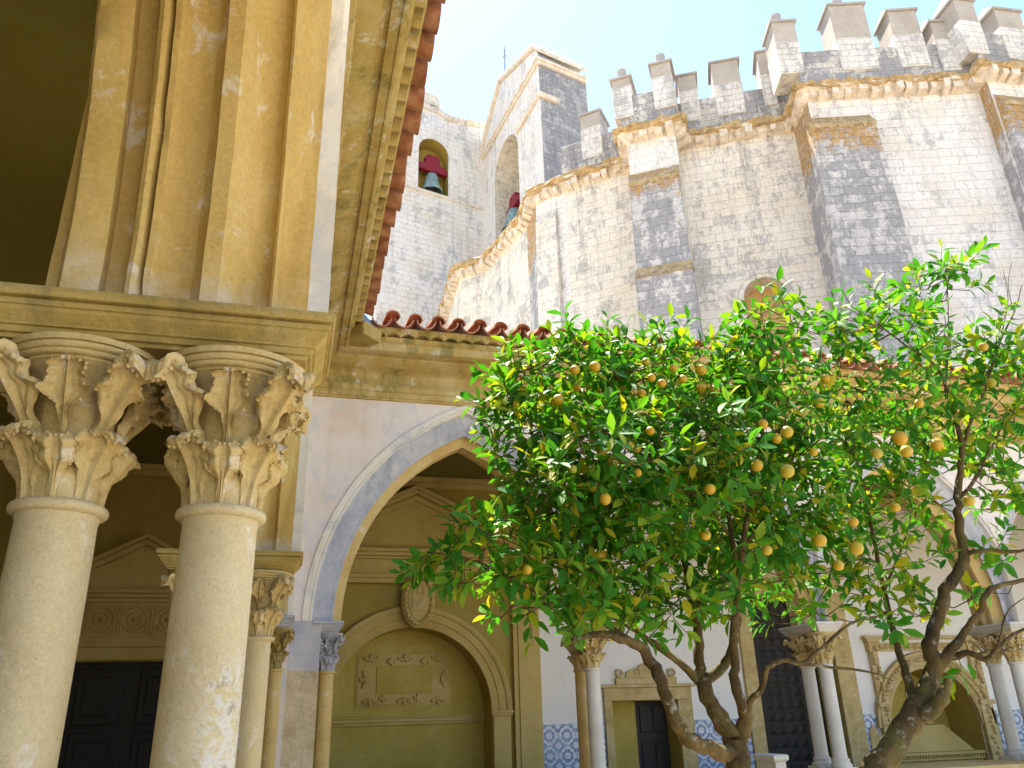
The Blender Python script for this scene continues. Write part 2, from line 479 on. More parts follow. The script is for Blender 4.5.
def simple(name, a, b, sc=8, rough=0.7, spec=0.3, metal=0.0, bump=0.2, stretch=None):
    t = NT(name)
    c = t.ramp(t.noise(sc, 6, 0.65, stretch=stretch), [(0.3, a), (0.7, b)])
    t.b.inputs['Roughness'].default_value = rough
    t.b.inputs['Specular IOR Level'].default_value = spec
    t.b.inputs['Metallic'].default_value = metal
    return t.done(c, t.bump(t.noise(sc * 3, 5, 0.65, stretch=stretch), bump, 0.01))
M['dark_wood'] = simple('dark_door_wood', (0.012, 0.010, 0.008), (0.03, 0.024, 0.018), 6, 0.55, 0.3, stretch=(4, 4, 0.4))
M['ground'] = simple('pale_garden_gravel', (0.34, 0.28, 0.19), (0.50, 0.43, 0.32), 2.0, 0.95)
M['floor'] = simple('gallery_flagstones', (0.34, 0.30, 0.22), (0.46, 0.42, 0.33), 1.5, 0.8)
M['lead'] = simple('lead_sheet', (0.10, 0.14, 0.20), (0.26, 0.32, 0.42), 9, 0.55, 0.5, 0.3)
M['bronze'] = simple('bell_bronze', (0.10, 0.16, 0.14), (0.34, 0.42, 0.40), 4, 0.5, 0.5, 0.3)
M['red_yoke'] = simple('red_painted_wood', (0.15, 0.008, 0.018), (0.24, 0.016, 0.03), 3, 0.6)
M['iron'] = simple('grey_iron', (0.2, 0.21, 0.23), (0.35, 0.36, 0.38), 10, 0.5, 0.5, 0.5)
M['pink_stone'] = simple('pink_marble', (0.42, 0.22, 0.16), (0.6, 0.38, 0.3), 6, 0.6)

def bark():
    t = NT('citrus_bark')
    a = t.noise(7, 7, 0.65, stretch=(1, 1, 0.5))
    c = t.ramp(a, [(0.3, (0.03, 0.020, 0.008)), (0.5, (0.085, 0.055, 0.018)), (0.72, (0.20, 0.14, 0.055))])
    l = t.noise(13, 7, 0.75)
    c = t.mix(t.math('MULTIPLY', t.mask(l, 0.56, 0.66), 0.75), c, (0.33, 0.31, 0.25))
    g = t.noise(4, 5, 0.6)
    c = t.mix(t.math('MULTIPLY', t.mask(g, 0.50, 0.64), 0.65), c, (0.12, 0.115, 0.025))
    nb = t.bump(t.noise(28, 6, 0.7, stretch=(1, 1, 0.4)), 0.7, 0.02)
    return t.done(c, nb)
M['bark'] = bark()

def leaf():
    t = NT('citrus_leaf')
    at = t.n('ShaderNodeAttribute', attribute_name='tint')
    c = t.ramp(at.outputs['Fac'], [(0.0, (0.018, 0.10, 0.018)), (0.35, (0.042, 0.19, 0.013)), (0.7, (0.10, 0.27, 0.015)), (0.92, (0.24, 0.33, 0.018)), (1.0, (0.42, 0.36, 0.02))])
    t.b.inputs['Roughness'].default_value = 0.58
    t.b.inputs['Specular IOR Level'].default_value = 0.25
    t.l(c, t.b.inputs['Base Color'])
    tr = t.n('ShaderNodeBsdfTranslucent')
    c2 = t.mix(1.0, c, (1.35, 1.5, 0.5), 'MULTIPLY')
    t.l(c2, tr.inputs['Color'])
    ms = t.n('ShaderNodeMixShader')
    ms.inputs[0].default_value = 0.36
    t.l(t.b.outputs[0], ms.inputs[1]); t.l(tr.outputs[0], ms.inputs[2])
    out = [x for x in t.t.nodes if x.type == 'OUTPUT_MATERIAL'][0]
    t.l(ms.outputs[0], out.inputs['Surface'])
    return t.m
M['leaf'] = leaf()
def peel():
    t = NT('orange_peel')
    a = t.noise(9, 4, 0.5)
    oi = t.n('ShaderNodeObjectInfo')
    c = t.ramp(oi.outputs['Random'], [(0.0, (0.50, 0.25, 0.008)), (0.5, (0.49, 0.31, 0.012)), (0.8, (0.42, 0.33, 0.02)), (1.0, (0.26, 0.28, 0.02))])
    c = t.mix(t.math('MULTIPLY', t.mask(a, 0.5, 0.7), 0.45), c, (0.36, 0.30, 0.03))
    t.b.inputs['Roughness'].default_value = 0.42
    t.b.inputs['Specular IOR Level'].default_value = 0.45
    return t.done(c, t.bump(t.noise(190, 2, 0.5), 0.25, 0.003))
M['peel'] = peel()

# ================================================================== SETTING: ground and floors
m = MB(); m.quad((-400, -400, GROUND), (400, -400, GROUND), (400, 400, GROUND), (-400, 400, GROUND))
tag(m.build('garden_ground', M['ground']), kind='structure')
m = MB(); m.box(-4, -0.9, -5, 13.5, GROUND - 0.1, GROUND + 0.02); m.box(-0.9, 24, 10.9, 13.5, GROUND - 0.1, GROUND + 0.02)
tag(m.build('gallery_floor', M['floor']), kind='structure')
m = MB(); m.box(-4.0, -0.76, -5, 13.5, 3.9, 4.1); m.box(-0.758, 24, 10.79, 13.5, 3.9, 4.1)
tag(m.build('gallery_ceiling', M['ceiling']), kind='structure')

# ================================================================== arcade pieces
WALL_T = 0.79
def P_LEFT(u, w, z): return (0.03 - w, u, z)      # left arcade: u runs along Y, w into the wall
def P_FAR(u, w, z): return (u, 10.0 + w, z)       # far arcade: u runs along X

ARCH_H = 2.33
FILLET = [(0, .47), (-.02, .465), (-.02, .415), (.006, .405), (.006, .385), (0.0, .380), (0.0, .365), (.045, .355)]
OUTER = [(.045, .355), (.057, .338), (.060, .31), (.072, .262), (.088, .222), (.108, .185), (.128, .160), (.138, .150), (.140, .128), (.144, .112), (.151, .104), (.159, .110), (.163, .125), (.165, .14)]
INNER = [(.165, .14), (.180, .150), (.21, .138), (.245, .098), (.270, .052), (.284, .02), (.297, 0), (.345, 0), (.352, .035), (.38, .068), (.42, .076), (.455, .058), (.476, .022), (.482, .012), (.500, .012), (.503, .055), (.508, .038), (.518, .018), (.532, .012), (.546, .020), (.555, .040), (.557, .11), (.575, .118), (.60, .116), (.618, .108), (.621, .052), (.65, .046), (.72, .058), (.735, .08), (.742, .16), (.750, .19)]
BACK = [(.750, .19), (.762, .27), (.772, .34), (.79, .37), (.79, .46)]

def arch_point(cx, a, h, d, s, lo, hi):
    Rr = (a * a + h * h) / (2 * a)
    k = abs(s)
    tm = math.acos((Rr - a) / (Rr + d))
    th = (1 - k) * tm
    x = -a + Rr - (Rr + d) * math.cos(th)
    z = (Rr + d) * math.sin(th)
    u = cx + x if s <= 0 else cx - x
    e = .05 * (.48 - d)
    return min(max(u, lo + e), hi - e), SPRING + z

def arch_sweep(mb, PL, cx, a, h, prof, lo, hi, n=80):
    path = [-1 + i / n for i in range(n + 1)] + [i / n for i in range(1, n + 1)]
    def fr(s, q):
        u, z = arch_point(cx, a, h, q[1], s, lo, hi)
        p = Vector((u, q[0], z))
        # worn arrises: slow waviness plus small chips out of the edges
        w = .0035 * mnoise.noise(p * 5.0) + .0025 * mnoise.noise(p * 17.0)
        c = mnoise.noise(Vector((u * 11.0, q[0] * 23.0 + 7.0, z * 11.0)))
        if c > .38: w += .035 * (c - .38)
        u, z = arch_point(cx, a, h, q[1] + w, s, lo, hi)
        return PL(u, q[0] + .002 * mnoise.noise(p * 9.0 + Vector((3, 1, 2))), z)
    mb.sweep(prof, path, fr)

def extrados_z(cx, a, h, d, u):
    Rr = (a * a + h * h) / (2 * a)
    x = -abs(u - cx)
    v = (Rr + d) ** 2 - (x + a - Rr) ** 2
    return SPRING + (math.sqrt(v) if v > 0 else 0)

def spandrel(mb, PL, cx, a, h, lo, hi, top, n=60):
    us = [lo + (hi - lo) * i / n for i in range(n + 1)]
    us = sorted(set(us + [cx]))
    for w in (0.0, WALL_T):
        for u0, u1 in zip(us[:-1], us[1:]):
            z0 = max(SPRING, extrados_z(cx, a, h, .40, u0)); z1 = max(SPRING, extrados_z(cx, a, h, .40, u1))
            mb.quad(PL(u0, w, z0), PL(u1, w, z1), PL(u1, w, top), PL(u0, w, top))

def rect_sweep(mb, cx, cy, hx, hy, prof):
    pts = []
    for o, z in prof:
        pts += [(cx - hx - o, cy - hy - o, z), (cx + hx + o, cy - hy - o, z), (cx + hx + o, cy + hy + o, z), (cx - hx - o, cy + hy + o, z)]
    f = [(0, 1, 2, 3)]
    for k in range(len(prof) - 1):
        for i in range(4):
            j = (i + 1) % 4
            f.append((4 * k + i, 4 * k + j, 4 * k + 4 + j, 4 * k + 4 + i))
    e = 4 * (len(prof) - 1)
    f.append((e, e + 1, e + 2, e + 3))
    mb.add(pts, f)

IMPOST = [(0, .972), (0, .984), (.014, .9845), (.015, 1.002), (.025, 1.0025), (.025, 1.008), (.036, 1.020), (.050, 1.034), (.052, 1.045), (.061, 1.0455), (.061, 1.061), (.050, 1.063), (.050, 1.068), (.071, 1.0685), (.074, 1.082), (.069, 1.0995)]

# ------------------------------------------------------------------ capitals and columns
def spine_at(sp, t):
    k = t * (len(sp) - 1)
    i = min(int(k), len(sp) - 2)
    f = k - i
    p0 = sp[max(i - 1, 0)]; p1 = sp[i]; p2 = sp[i + 1]; p3 = sp[min(i + 2, len(sp) - 1)]
    return tuple(0.5 * ((2 * p1[c]) + (-p0[c] + p2[c]) * f + (2 * p0[c] - 5 * p1[c] + 4 * p2[c] - p3[c]) * f * f + (-p0[c] + 3 * p1[c] - 3 * p2[c] + p3[c]) * f ** 3) for c in range(3))

def acanthus(mb, ang, spine, cup=0.5, lobes=4, ruffle=0.012, crease=0.0, th=0.010, nu=18, nv=30, seed=0, skew=0.0, boss=0.0):
    """carved leaf: spine of (radius, height, half width); closed front and back surfaces"""
    rnd = random.Random(seed)
    ph = rnd.random() * 6
    ca, sa = math.cos(ang), math.sin(ang)
    def pt(u, v, back):
        r, z, w = spine_at(spine, v)
        r2, z2, _ = spine_at(spine, min(1, v + 0.02)); r1, z1, _ = spine_at(spine, max(0, v - 0.02))
        tr, tz = r2 - r1, z2 - z1
        L = math.hypot(tr, tz) or 1
        nr, nz = tz / L, -tr / L
        s = 2 * u - 1
        lob = abs(math.sin(math.pi * lobes * v + 0.4))
        ww = w * (0.80 + 0.28 * lob ** .7 * min(1, 2.5 * v) + 0.09 * abs(math.sin(math.pi * lobes * 4 * v + ph)) * min(1, 3 * v))
        y = s * ww + skew * v * v
        e = abs(s)
        o = -cup * ww * (e ** 2.2) + crease * ww * math.sin(math.pi * min(1, e * 1.15)) 
        o += 0.011 * math.exp(-(s / 0.13) ** 2) * (1 - 0.6 * v)
        o += ruffle * (e ** 2.5) * math.sin(2 * math.pi * lobes * v + 2.2 * e + ph) * min(1, 3 * v)
        o += 0.0035 * math.cos(s * 17) * (1 - e) * min(1, 2 * v)
        if back:
            o -= th
            y *= 0.94
        rr = r + nr * o; zz = z + nz * o
        return (rr * ca - y * sa, rr * sa + y * ca, zz)
    front = [[pt(i / nu, j / nv, False) for i in range(nu + 1)] for j in range(nv + 1)]
    backp = [[pt(i / nu, j / nv, True) for i in range(nu + 1)] for j in range(nv + 1)]
    W = nu + 1
    vs = [p for row in front for p in row] + [p for row in backp for p in row]
    o = W * (nv + 1)
    f = []
    for j in range(nv):
        for i in range(nu):
            a = j * W + i
            f.append((a, a + 1, a + W + 1, a + W))
            f.append((o + a, o + a + W, o + a + W + 1, o + a + 1))
        for a in (j * W, j * W + nu):
            f.append((a, a + W, o + a + W, o + a))
    for i in range(nu):
        for a in (i, nv * W + i):
            f.append((a, a + 1, o + a + 1, o + a))
    mb.add(vs, f)
    if boss:
        for side in (0.02, 0.98):
            v = 0.42
            while v < 1.0:
                p = pt(side, v, False)
                q = boss * rnd.uniform(.4, 1.3)
                mb.lathe([(.001, -q), (q * .75, -q * .65), (q, 0), (q * .75, q * .65), (.001, q)], p, 7, caps=False)
                v += rnd.uniform(.055, .085)
        for k in range(3):
            p = pt(.25 + .25 * k, .985, False)
            q = boss * rnd.uniform(.9, 1.3)
            mb.lathe([(.001, -q), (q * .75, -q * .65), (q, 0), (q * .75, q * .65), (.001, q)], p, 7, caps=False)

def knobs(mb, ang, r, z, n, spread, size, seed):
    """little drilled bosses along a curled leaf edge"""
    rnd = random.Random(seed)
    for k in range(n):
        a = ang + spread * ((k + 0.5) / n - 0.5) * 2 + rnd.uniform(-.02, .02)
        rr = r + rnd.uniform(-.006, .006)
        zz = z + rnd.uniform(-.008, .008) - 0.010 * abs(2 * (k + .5) / n - 1)
        s = size * rnd.uniform(.75, 1.2)
        mb.lathe([(0.001, -s), (s * .75, -s * .6), (s, 0), (s * .75, s * .6), (0.001, s)], (rr * math.cos(a), rr * math.sin(a), zz), 8, caps=False)

def make_capital_mesh():
    mb = MB()
    mb.lathe([(.092, .028), (.092, .10), (.094, .20), (.099, .27), (.112, .325), (.135, .37), (.160, .392), (.164, .396)], n=48)
    # round moulded rim of the bell
    def outline(h, dip):
        return [(h * math.cos(2 * math.pi * i / 60), h * math.sin(2 * math.pi * i / 60)) for i in range(60)]
    lay = [(.166, .046, .395), (.168, .046, .403), (.180, .046, .4035), (.186, .046, .409), (.187, .046, .415), (.182, .046, .418), (.191, .044, .4185), (.197, .044, .427), (.196, .044, .433), (.189, .044, .435), (.203, .042, .4355), (.2045, .040, .4515)]
    rings = [[(x, y, z) for x, y in outline(h, d)] for h, d, z in lay]
    n = len(rings[0])
    vs = [p for r in rings for p in r]
    f = [tuple(range(n)), tuple(range((len(lay) - 1) * n, len(lay) * n))]
    for k in range(len(lay) - 1):
        for i in range(n):
            j = (i + 1) % n
            f.append((k * n + i, k * n + j, (k + 1) * n + j, (k + 1) * n + i))
    mb.add(vs, f)
    q = math.pi / 4
    for k in range(4):
        a = math.pi / 2 * k
        # tall three-lobed fan leaf on a slim stem in the middle of each side
        acanthus(mb, a, [(.104, .08, .012), (.108, .15, .010), (.113, .20, .009), (.121, .240, .011), (.131, .272, .020), (.142, .298, .046), (.150, .320, .060), (.157, .340, .042), (.163, .356, .040), (.168, .371, .046), (.172, .383, .036), (.175, .391, .016)], cup=-.42, crease=-.12, lobes=5, ruffle=.010, seed=k, th=.013, nu=24, nv=56, boss=.0055)
        # big curled leaf under each corner of the abacus, on a stem
        acanthus(mb, a + q, [(.102, .08, .020), (.110, .15, .017), (.122, .200, .016), (.142, .242, .019), (.168, .280, .044), (.190, .305, .063), (.208, .328, .050), (.224, .348, .058), (.238, .364, .054), (.250, .372, .044), (.254, .362, .030), (.250, .348, .018)], cup=.30, crease=-.14, lobes=5, ruffle=.013, seed=9 + k, th=.020, nu=24, nv=60, boss=.0065)
        # lower tier: open two-lobed leaf on each side, curled leaf at each corner
        acanthus(mb, a, [(.096, .028, .013), (.100, .070, .014), (.108, .100, .022), (.121, .132, .044), (.136, .158, .052), (.149, .176, .044), (.155, .184, .026)], cup=.06, crease=.42, lobes=3, ruffle=.010, seed=30 + k, th=.013, nu=24, nv=44, boss=.0055)
        acanthus(mb, a + q, [(.096, .028, .026), (.101, .068, .026), (.111, .106, .036), (.128, .142, .062), (.146, .168, .066), (.160, .183, .054), (.170, .188, .036), (.172, .178, .02)], cup=.26, crease=-.10, lobes=4, ruffle=.013, seed=34 + k, th=.016, nu=24, nv=48, boss=.006)
    return mb

CAP_MESH = None
def make_column(name, loc, label, shaft_mat, cap_mat, group, base_z=SILL, neck=.52, r=.100, scale=1.0):
    """loc: x, y of the axis"""
    global CAP_MESH
    x, y = loc
    e = empty(name, (x, y, base_z), label, 'column', group)
    h = neck - base_z
    m = MB()
    m.lathe([(r * 1.10, .155), (r * 1.03, .18), (r * 1.01, .24), (r * 1.005, h * .5), (r, h * .85), (r * .985, h - .02), (r * 1.02, h + .001)], n=56)
    m.build('shaft', shaft_mat, None, smooth=50).parent = e
    m = MB()
    m.lathe([(r * 1.0, h), (r * 1.13, h + .002), (r * 1.19, h + .008), (r * 1.21, h + .016), (r * 1.19, h + .024), (r * 1.12, h + .030), (r * .9, h + .031)], n=48)
    m.build('necking_ring', shaft_mat, None, smooth=60).parent = e
    if CAP_MESH is None:
        o = make_capital_mesh().build('capital', cap_mat, None, smooth=60)
        CAP_MESH = o.data
    else:
        o = bpy.data.objects.new('capital', CAP_MESH)
        col.objects.link(o)
        if CAP_MESH.materials[0] != cap_mat:
            o.material_slots[0].link = 'OBJECT'
            o.material_slots[0].material = cap_mat
    o.parent = e
    o.location = (0, 0, h)
    o.scale = (scale, scale, 1.0)
    m = MB()
    m.lathe([(r * 1.45, .05), (r * 1.52, .065), (r * 1.5, .085), (r * 1.3, .095), (r * 1.22, .115), (r * 1.28, .125), (r * 1.28, .145), (r * 1.12, .156)], n=40)
    rect_sweep(m, 0, 0, r * 1.55, r * 1.55, [(0, 0), (0, .05)])
    m.build('base', shaft_mat, None, smooth=50).parent = e
    return e

CORN = [(0, 3.92), (.03, 3.922), (.04, 3.945), (.06, 3.952), (.062, 4.015), (.085, 4.03), (.09, 4.085), (.10, 4.092), (.10, 4.105), (.022, 4.118), (.02, 4.30), (.05, 4.318), (.085, 4.328), (.12, 4.336), (.19, 4.368), (.26, 4.405), (.272, 4.408), (.275, 4.432), (.300, 4.434), (.306, 4.456), (.330, 4.456), (.336, 4.434), (.395, 4.437), (.400, 4.448), (.412, 4.448), (.416, 4.438), (.43, 4.440), (.45, 4.455), (.452, 4.555), (.475, 4.565), (.50, 4.59), (.505, 4.622)]

def fringe(mb, PL, u0, u1, pitch=.19):
    """mortar bedding with a scalloped lower edge, under the eave tiles"""
    n = int((u1 - u0) / pitch * 8)
    for i in range(n):
        a = u0 + (u1 - u0) * i / n; b = u0 + (u1 - u0) * (i + 1) / n
        za = 4.60 + .052 * abs(math.sin(math.pi * a / pitch)) ** .8; zb = 4.60 + .052 * abs(math.sin(math.pi * b / pitch)) ** .8
        mb.quad(PL(a, -.575, za), PL(b, -.575, zb), PL(b, -.60, 4.715), PL(a, -.60, 4.715))
        mb.quad(PL(a, -.575, za), PL(b, -.575, zb), PL(b, -.45, zb + .012), PL(a, -.45, za + .012))
        mb.quad(PL(a, -.45, za + .012), PL(b, -.45, zb + .012), PL(b, -.45, 4.60), PL(a, -.45, 4.60))
    mb.quad(PL(u0, -.60, 4.715), PL(u1, -.60, 4.715), PL(u1, -.1, 4.75), PL(u0, -.1, 4.75))
    for e in (u0, u1):
        mb.quad(PL(e, -.575, 4.6), PL(e, -.60, 4.715), PL(e, -.1, 4.75), PL(e, -.1, 4.6))

SLOPE = .27
def half_tile(mb, PL, u, w0, z0, r0, r1, ln, up, th=.016, roll=0.0, n=9):
    """barrel tile with its axis running up the roof; up=+1 cover, -1 pan"""
    rows = []
    for k, (rr, f) in enumerate(((r0, 0.0), (r1, 1.0))):
        w = w0 + ln * f
        z = z0 + SLOPE * ln * f
        a_ = []; b_ = []
        for i in range(n + 1):
            t = math.pi * i / n
            for lst, q in ((a_, rr), (b_, rr - th)):
                lst.append(PL(u + q * math.cos(t) + roll * f, w, z + up * q * math.sin(t)))
        rows.append(a_ + b_[::-1])
    m_ = len(rows[0])
    f = [tuple(range(m_)), tuple(range(m_, 2 * m_))]
    for i in range(m_):
        j = (i + 1) % m_
        f.append((i, j, m_ + j, m_ + i))
    mb.add(rows[0] + rows[1], f)

def eave_tiles(mb, PL, u0, u1, pitch=.289, seed=1):
    rnd = random.Random(seed)
    n = int((u1 - u0) / pitch)
    for i in range(n):
        u = u0 + pitch * (i + .5)
        for row in range(3):
            w = -.72 + row * .40
            z = 4.80 + SLOPE * (w + .72)
            half_tile(mb, PL, u + rnd.uniform(-.012, .012), w + rnd.uniform(-.025, .02), z + rnd.uniform(-.008, .008), .128, .112, .46, -1, roll=rnd.uniform(-.01, .01))
            half_tile(mb, PL, u + pitch / 2 + rnd.uniform(-.014, .014), w + .03 + rnd.uniform(-.025, .025), z + .012 + rnd.uniform(-.008, .01), .098, .086, .46, 1, roll=rnd.uniform(-.012, .012))

def roof_sheet(mb, PL, u0, u1, w1, pitch=.289):
    n = int((u1 - u0) / pitch * 8)
    w0 = .40
    for i in range(n):
        a = u0 + (u1 - u0) * i / n; b = u0 + (u1 - u0) * (i + 1) / n
        za = 4.75 + .09 * math.cos(2 * math.pi * (a - u0) / pitch + math.pi); zb = 4.75 + .09 * math.cos(2 * math.pi * (b - u0) / pitch + math.pi)
        mb.quad(PL(a, w0, za + SLOPE * (w0 + .72)), PL(b, w0, zb + SLOPE * (w0 + .72)), PL(b, w1, zb + SLOPE * (w1 + .72)), PL(a, w1, za + SLOPE * (w1 + .72)))

# ================================================================== LEFT (NEAR) ARCADE
BAY = 3.63
Y1 = 2.34
piersL = [Y1 - 2 * BAY, Y1 - BAY, Y1, Y1 + BAY, Y1 + 2 * BAY - .02]
arcL = empty('cloister_arcade', (-.4, 2.3, GROUND), 'ochre stone cloister arcade nearest the viewer, on the left under a red tile eave', 'arcade', 'arcades of the cloister')
arcM_w = MB(); arcM_o = MB(); arcM_i = MB()
def link(mb, name, mat, parent, **kw):
    return mb.build(name, mat, parent, **kw)
def build_bay(PL, parent, lo, hi, cx, a, matO, matI, matB, h=ARCH_H):
    m = MB(); arch_sweep(m, PL, cx, a, h, FILLET, lo, hi); link(m, 'arch_fillet', matB, parent, smooth=35)
    m = MB(); arch_sweep(m, PL, cx, a, h, OUTER, lo, hi); link(m, 'arch_moulding', matO, parent, smooth=35)
    m = MB(); arch_sweep(m, PL, cx, a, h, INNER, lo, hi); arch_sweep(m, PL, cx, a, h, BACK, lo, hi); link(m, 'arch_soffit', matI, parent, smooth=35)
wallm = MB()
for lo, hi in zip(piersL[:-1], piersL[1:]):
    cx = (lo + hi) / 2
    a = (hi - lo) / 2 - .17
    build_bay(P_LEFT, arcL, lo + .004, hi - .004, cx, a, M['mould_stone'], M['mould_stone'], M['stained_soffit'])
    spandrel(wallm, P_LEFT, cx, a, ARCH_H, lo, hi, 4.62)
wallm.box(-.76, .03, piersL[-1] + .002, 10.86, GROUND, 4.62)
wallm.box(-.76, .03, -7, piersL[0], GROUND, 4.62)
link(wallm, 'wall', M['plaster'], arcL)
for p in piersL[1:4]:
    m = MB(); rect_sweep(m, -.407, p, .402, .14, IMPOST); link(m, 'impost', M['impost_stone'], arcL, bevel=.003)
m = MB()
m.box(-.80, 0.0, -7, 9.4, GROUND, SILL - .09); m.box(-.88, .08, -7, 9.4, SILL - .09, SILL)
link(m, 'parapet', M['near_stone'], arcL, bevel=.008)
m = MB(); m.sweep(CORN, [-7.0, None], lambda t, q: (0.03 + q[0], t if t is not None else 10.0 - q[0], q[1])); link(m, 'cornice', M['cornice_stone'], arcL, smooth=30)
m = MB(); fringe(m, P_LEFT, -5, 9.40); link(m, 'mortar_bed', M['cornice_stone'], arcL)
m = MB(); eave_tiles(m, P_LEFT, -5, 9.35, seed=3); roof_sheet(m, P_LEFT, -5, 13.4, 4.6); link(m, 'roof_tiles', M['terracotta'], arcL, smooth=35)

make_column('column', (-.202, Y1), 'thick pale speckled column in the left foreground with a whitish patch low on its shaft', M['shaft_lichen'], M['cap_stone'], 'paired columns of the near arcade')
make_column('column', (-.612, Y1), 'pale round column cut by the left edge of the photo, its leafy capital beside the other big one', M['shaft_stone'], M['cap_stone'], 'paired columns of the near arcade')
make_column('column', (-.202, Y1 + BAY), 'slimmer ochre column just behind the right-hand foreground column, before the corner', M['shaft_stone'], M['cap_stone'], 'paired columns of the near arcade')
make_column('column', (-.612, Y1 + BAY), 'column hidden behind the right-hand foreground shaft, only its capital showing', M['shaft_stone'], M['cap_stone'], 'paired columns of the near arcade')

# ================================================================== FAR ARCADE
XF = [.36, 3.80, 7.22, 10.48, 13.75, 17.0, 20.3]
arcF = empty('cloister_arcade', (10, 10.4, GROUND), 'whitewashed cloister arcade of pointed arches with grey blue mouldings, behind the orange trees', 'arcade', 'arcades of the cloister')
wallm = MB()
for i, (lo, hi) in enumerate(zip(XF[:-1], XF[1:])):
    L0 = lo - .36 + .03 if i == 0 else lo
    il = .62 if i == 0 else lo + .17
    ir = hi - .17
    cx = (il + ir) / 2
    a = (ir - il) / 2
    build_bay(P_FAR, arcF, L0 + .004, hi - .004, cx, a, M['grey_stone'], M['near_stone'], M['stained_soffit'], ARCH_H - (0 if i == 0 else .04))
    spandrel(wallm, P_FAR, cx, a, ARCH_H - (0 if i == 0 else .04), L0, hi, 4.62)
link(wallm, 'wall', M['plaster'], arcF)
m = MB(); m.box(.032, .38, 10.0, 10.86, .55, SPRING); link(m, 'corner_pier', M['grey_stone'], arcF)
m = MB(); m.box(.032, .38, 10.002, 10.858, GROUND, .55); link(m, 'corner_pier', M['rough_jamb'], arcF)
for x in XF[1:]:
    m = MB(); rect_sweep(m, x, 10.43, .14, .40, IMPOST); link(m, 'impost', M['impost_stone'] if x < 4 else M['pale_shaft'], arcF, bevel=.003)
m = MB(); rect_sweep(m, .46, 10.2, .12, .16, [(o * .8, z) for o, z in IMPOST]); link(m, 'impost', M['grey_stone'], arcF)
m = MB(); rect_sweep(m, -.13, 9.63, .14, .13, [(o * .8, z) for o, z in IMPOST]); link(m, 'impost', M['grey_stone'], arcF)
m = MB(); m.box(.4, 22, 10.03, 10.83, GROUND, SILL - .09); m.box(.4, 22, 9.95, 10.9, SILL - .09, SILL)
link(m, 'parapet', M['near_stone'], arcF, bevel=.008)
m = MB(); m.sweep(CORN, [None, 22.0], lambda t, q: (t if t is not None else .03 + q[0], 10.0 - q[0], q[1])); link(m, 'cornice', M['cornice_stone'], arcF, smooth=30)
m = MB(); fringe(m, P_FAR, .66, 22); link(m, 'mortar_bed', M['cornice_stone'], arcF)
m = MB(); eave_tiles(m, P_FAR, .74, 22, seed=8); roof_sheet(m, P_FAR, .0, 22, 3.6); link(m, 'roof_tiles', M['terracotta'], arcF, smooth=35)
names = ['slim shaded ochre column left of the small doorway, behind its paler twin', 'slim pale grey column left of the small doorway, in front of its ochre twin',
         'slim pale column in front of the dark tall portal, the left one of its pair', 'slim pale column in front of the dark tall portal, the right one of its pair',
         'slim bluish column beside the carved niche, left one of the rightmost pair', 'slim bluish column beside the carved niche, right one of the rightmost pair']
for k, x in enumerate(XF[1:4]):
    make_column('column', (x, 10.64), names[2 * k], M['near_stone'] if k == 0 else M['pale_shaft'], M['cap_stone'], 'paired columns of the far arcade', r=.092)  # first back shaft gets ochre stone to paint its shade behind the lit twin
    make_column('column', (x, 10.23), names[2 * k + 1], M['pale_shaft'], M['cap_stone'], 'paired columns of the far arcade', r=.092)
make_column('respond_column', (.48, 10.2), 'thin grey half column with leafy capital at the left foot of the first far arch', M['near_stone'], M['grey_stone'], 'corner responds', r=.085, scale=.82)
make_column('respond_column', (-.10, 9.62), 'thin stone half column with leafy capital in the corner behind the ochre column', M['near_stone'], M['impost_stone'], 'corner responds', r=.085, scale=.82)

# stone spout and lead valley at the inner corner of the two eaves
spt = empty('rain_spout', (.45, 9.55, 4.6), 'mossy stone rain spout with blue grey lead lining where the two eaves meet', 'spout')
m = MB()
d = Vector((1, -1, 0)).normalized(); n_ = Vector((1, 1, 0)).normalized()
def obl(a, b, z): return tuple(Vector((.10, 9.93, 0)) + d * a + n_ * b + Vector((0, 0, z)))
prof = [(-.17, 4.47), (.17, 4.47), (.19, 4.62), (.16, 4.66), (-.16, 4.66), (-.19, 4.62)]
m.prism([obl(.2, b, z) for b, z in prof], d * .74)
m.build('spout_block', M['impost_stone'], None, bevel=.02).parent = spt
spt.children[0].matrix_parent_inverse = Matrix.Translation((-.45, -9.55, -4.6))
m = MB()
m.prism([obl(.18, b, z) for b, z in [(-.15, 4.67), (.15, 4.67), (.17, 4.75), (.13, 4.80), (.0, 4.755), (-.13, 4.80), (-.17, 4.75)]], d * .70)
o = m.build('lead_lining', M['lead'], None, bevel=.01); o.parent = spt; o.matrix_parent_inverse = Matrix.Translation((-.45, -9.55, -4.6))

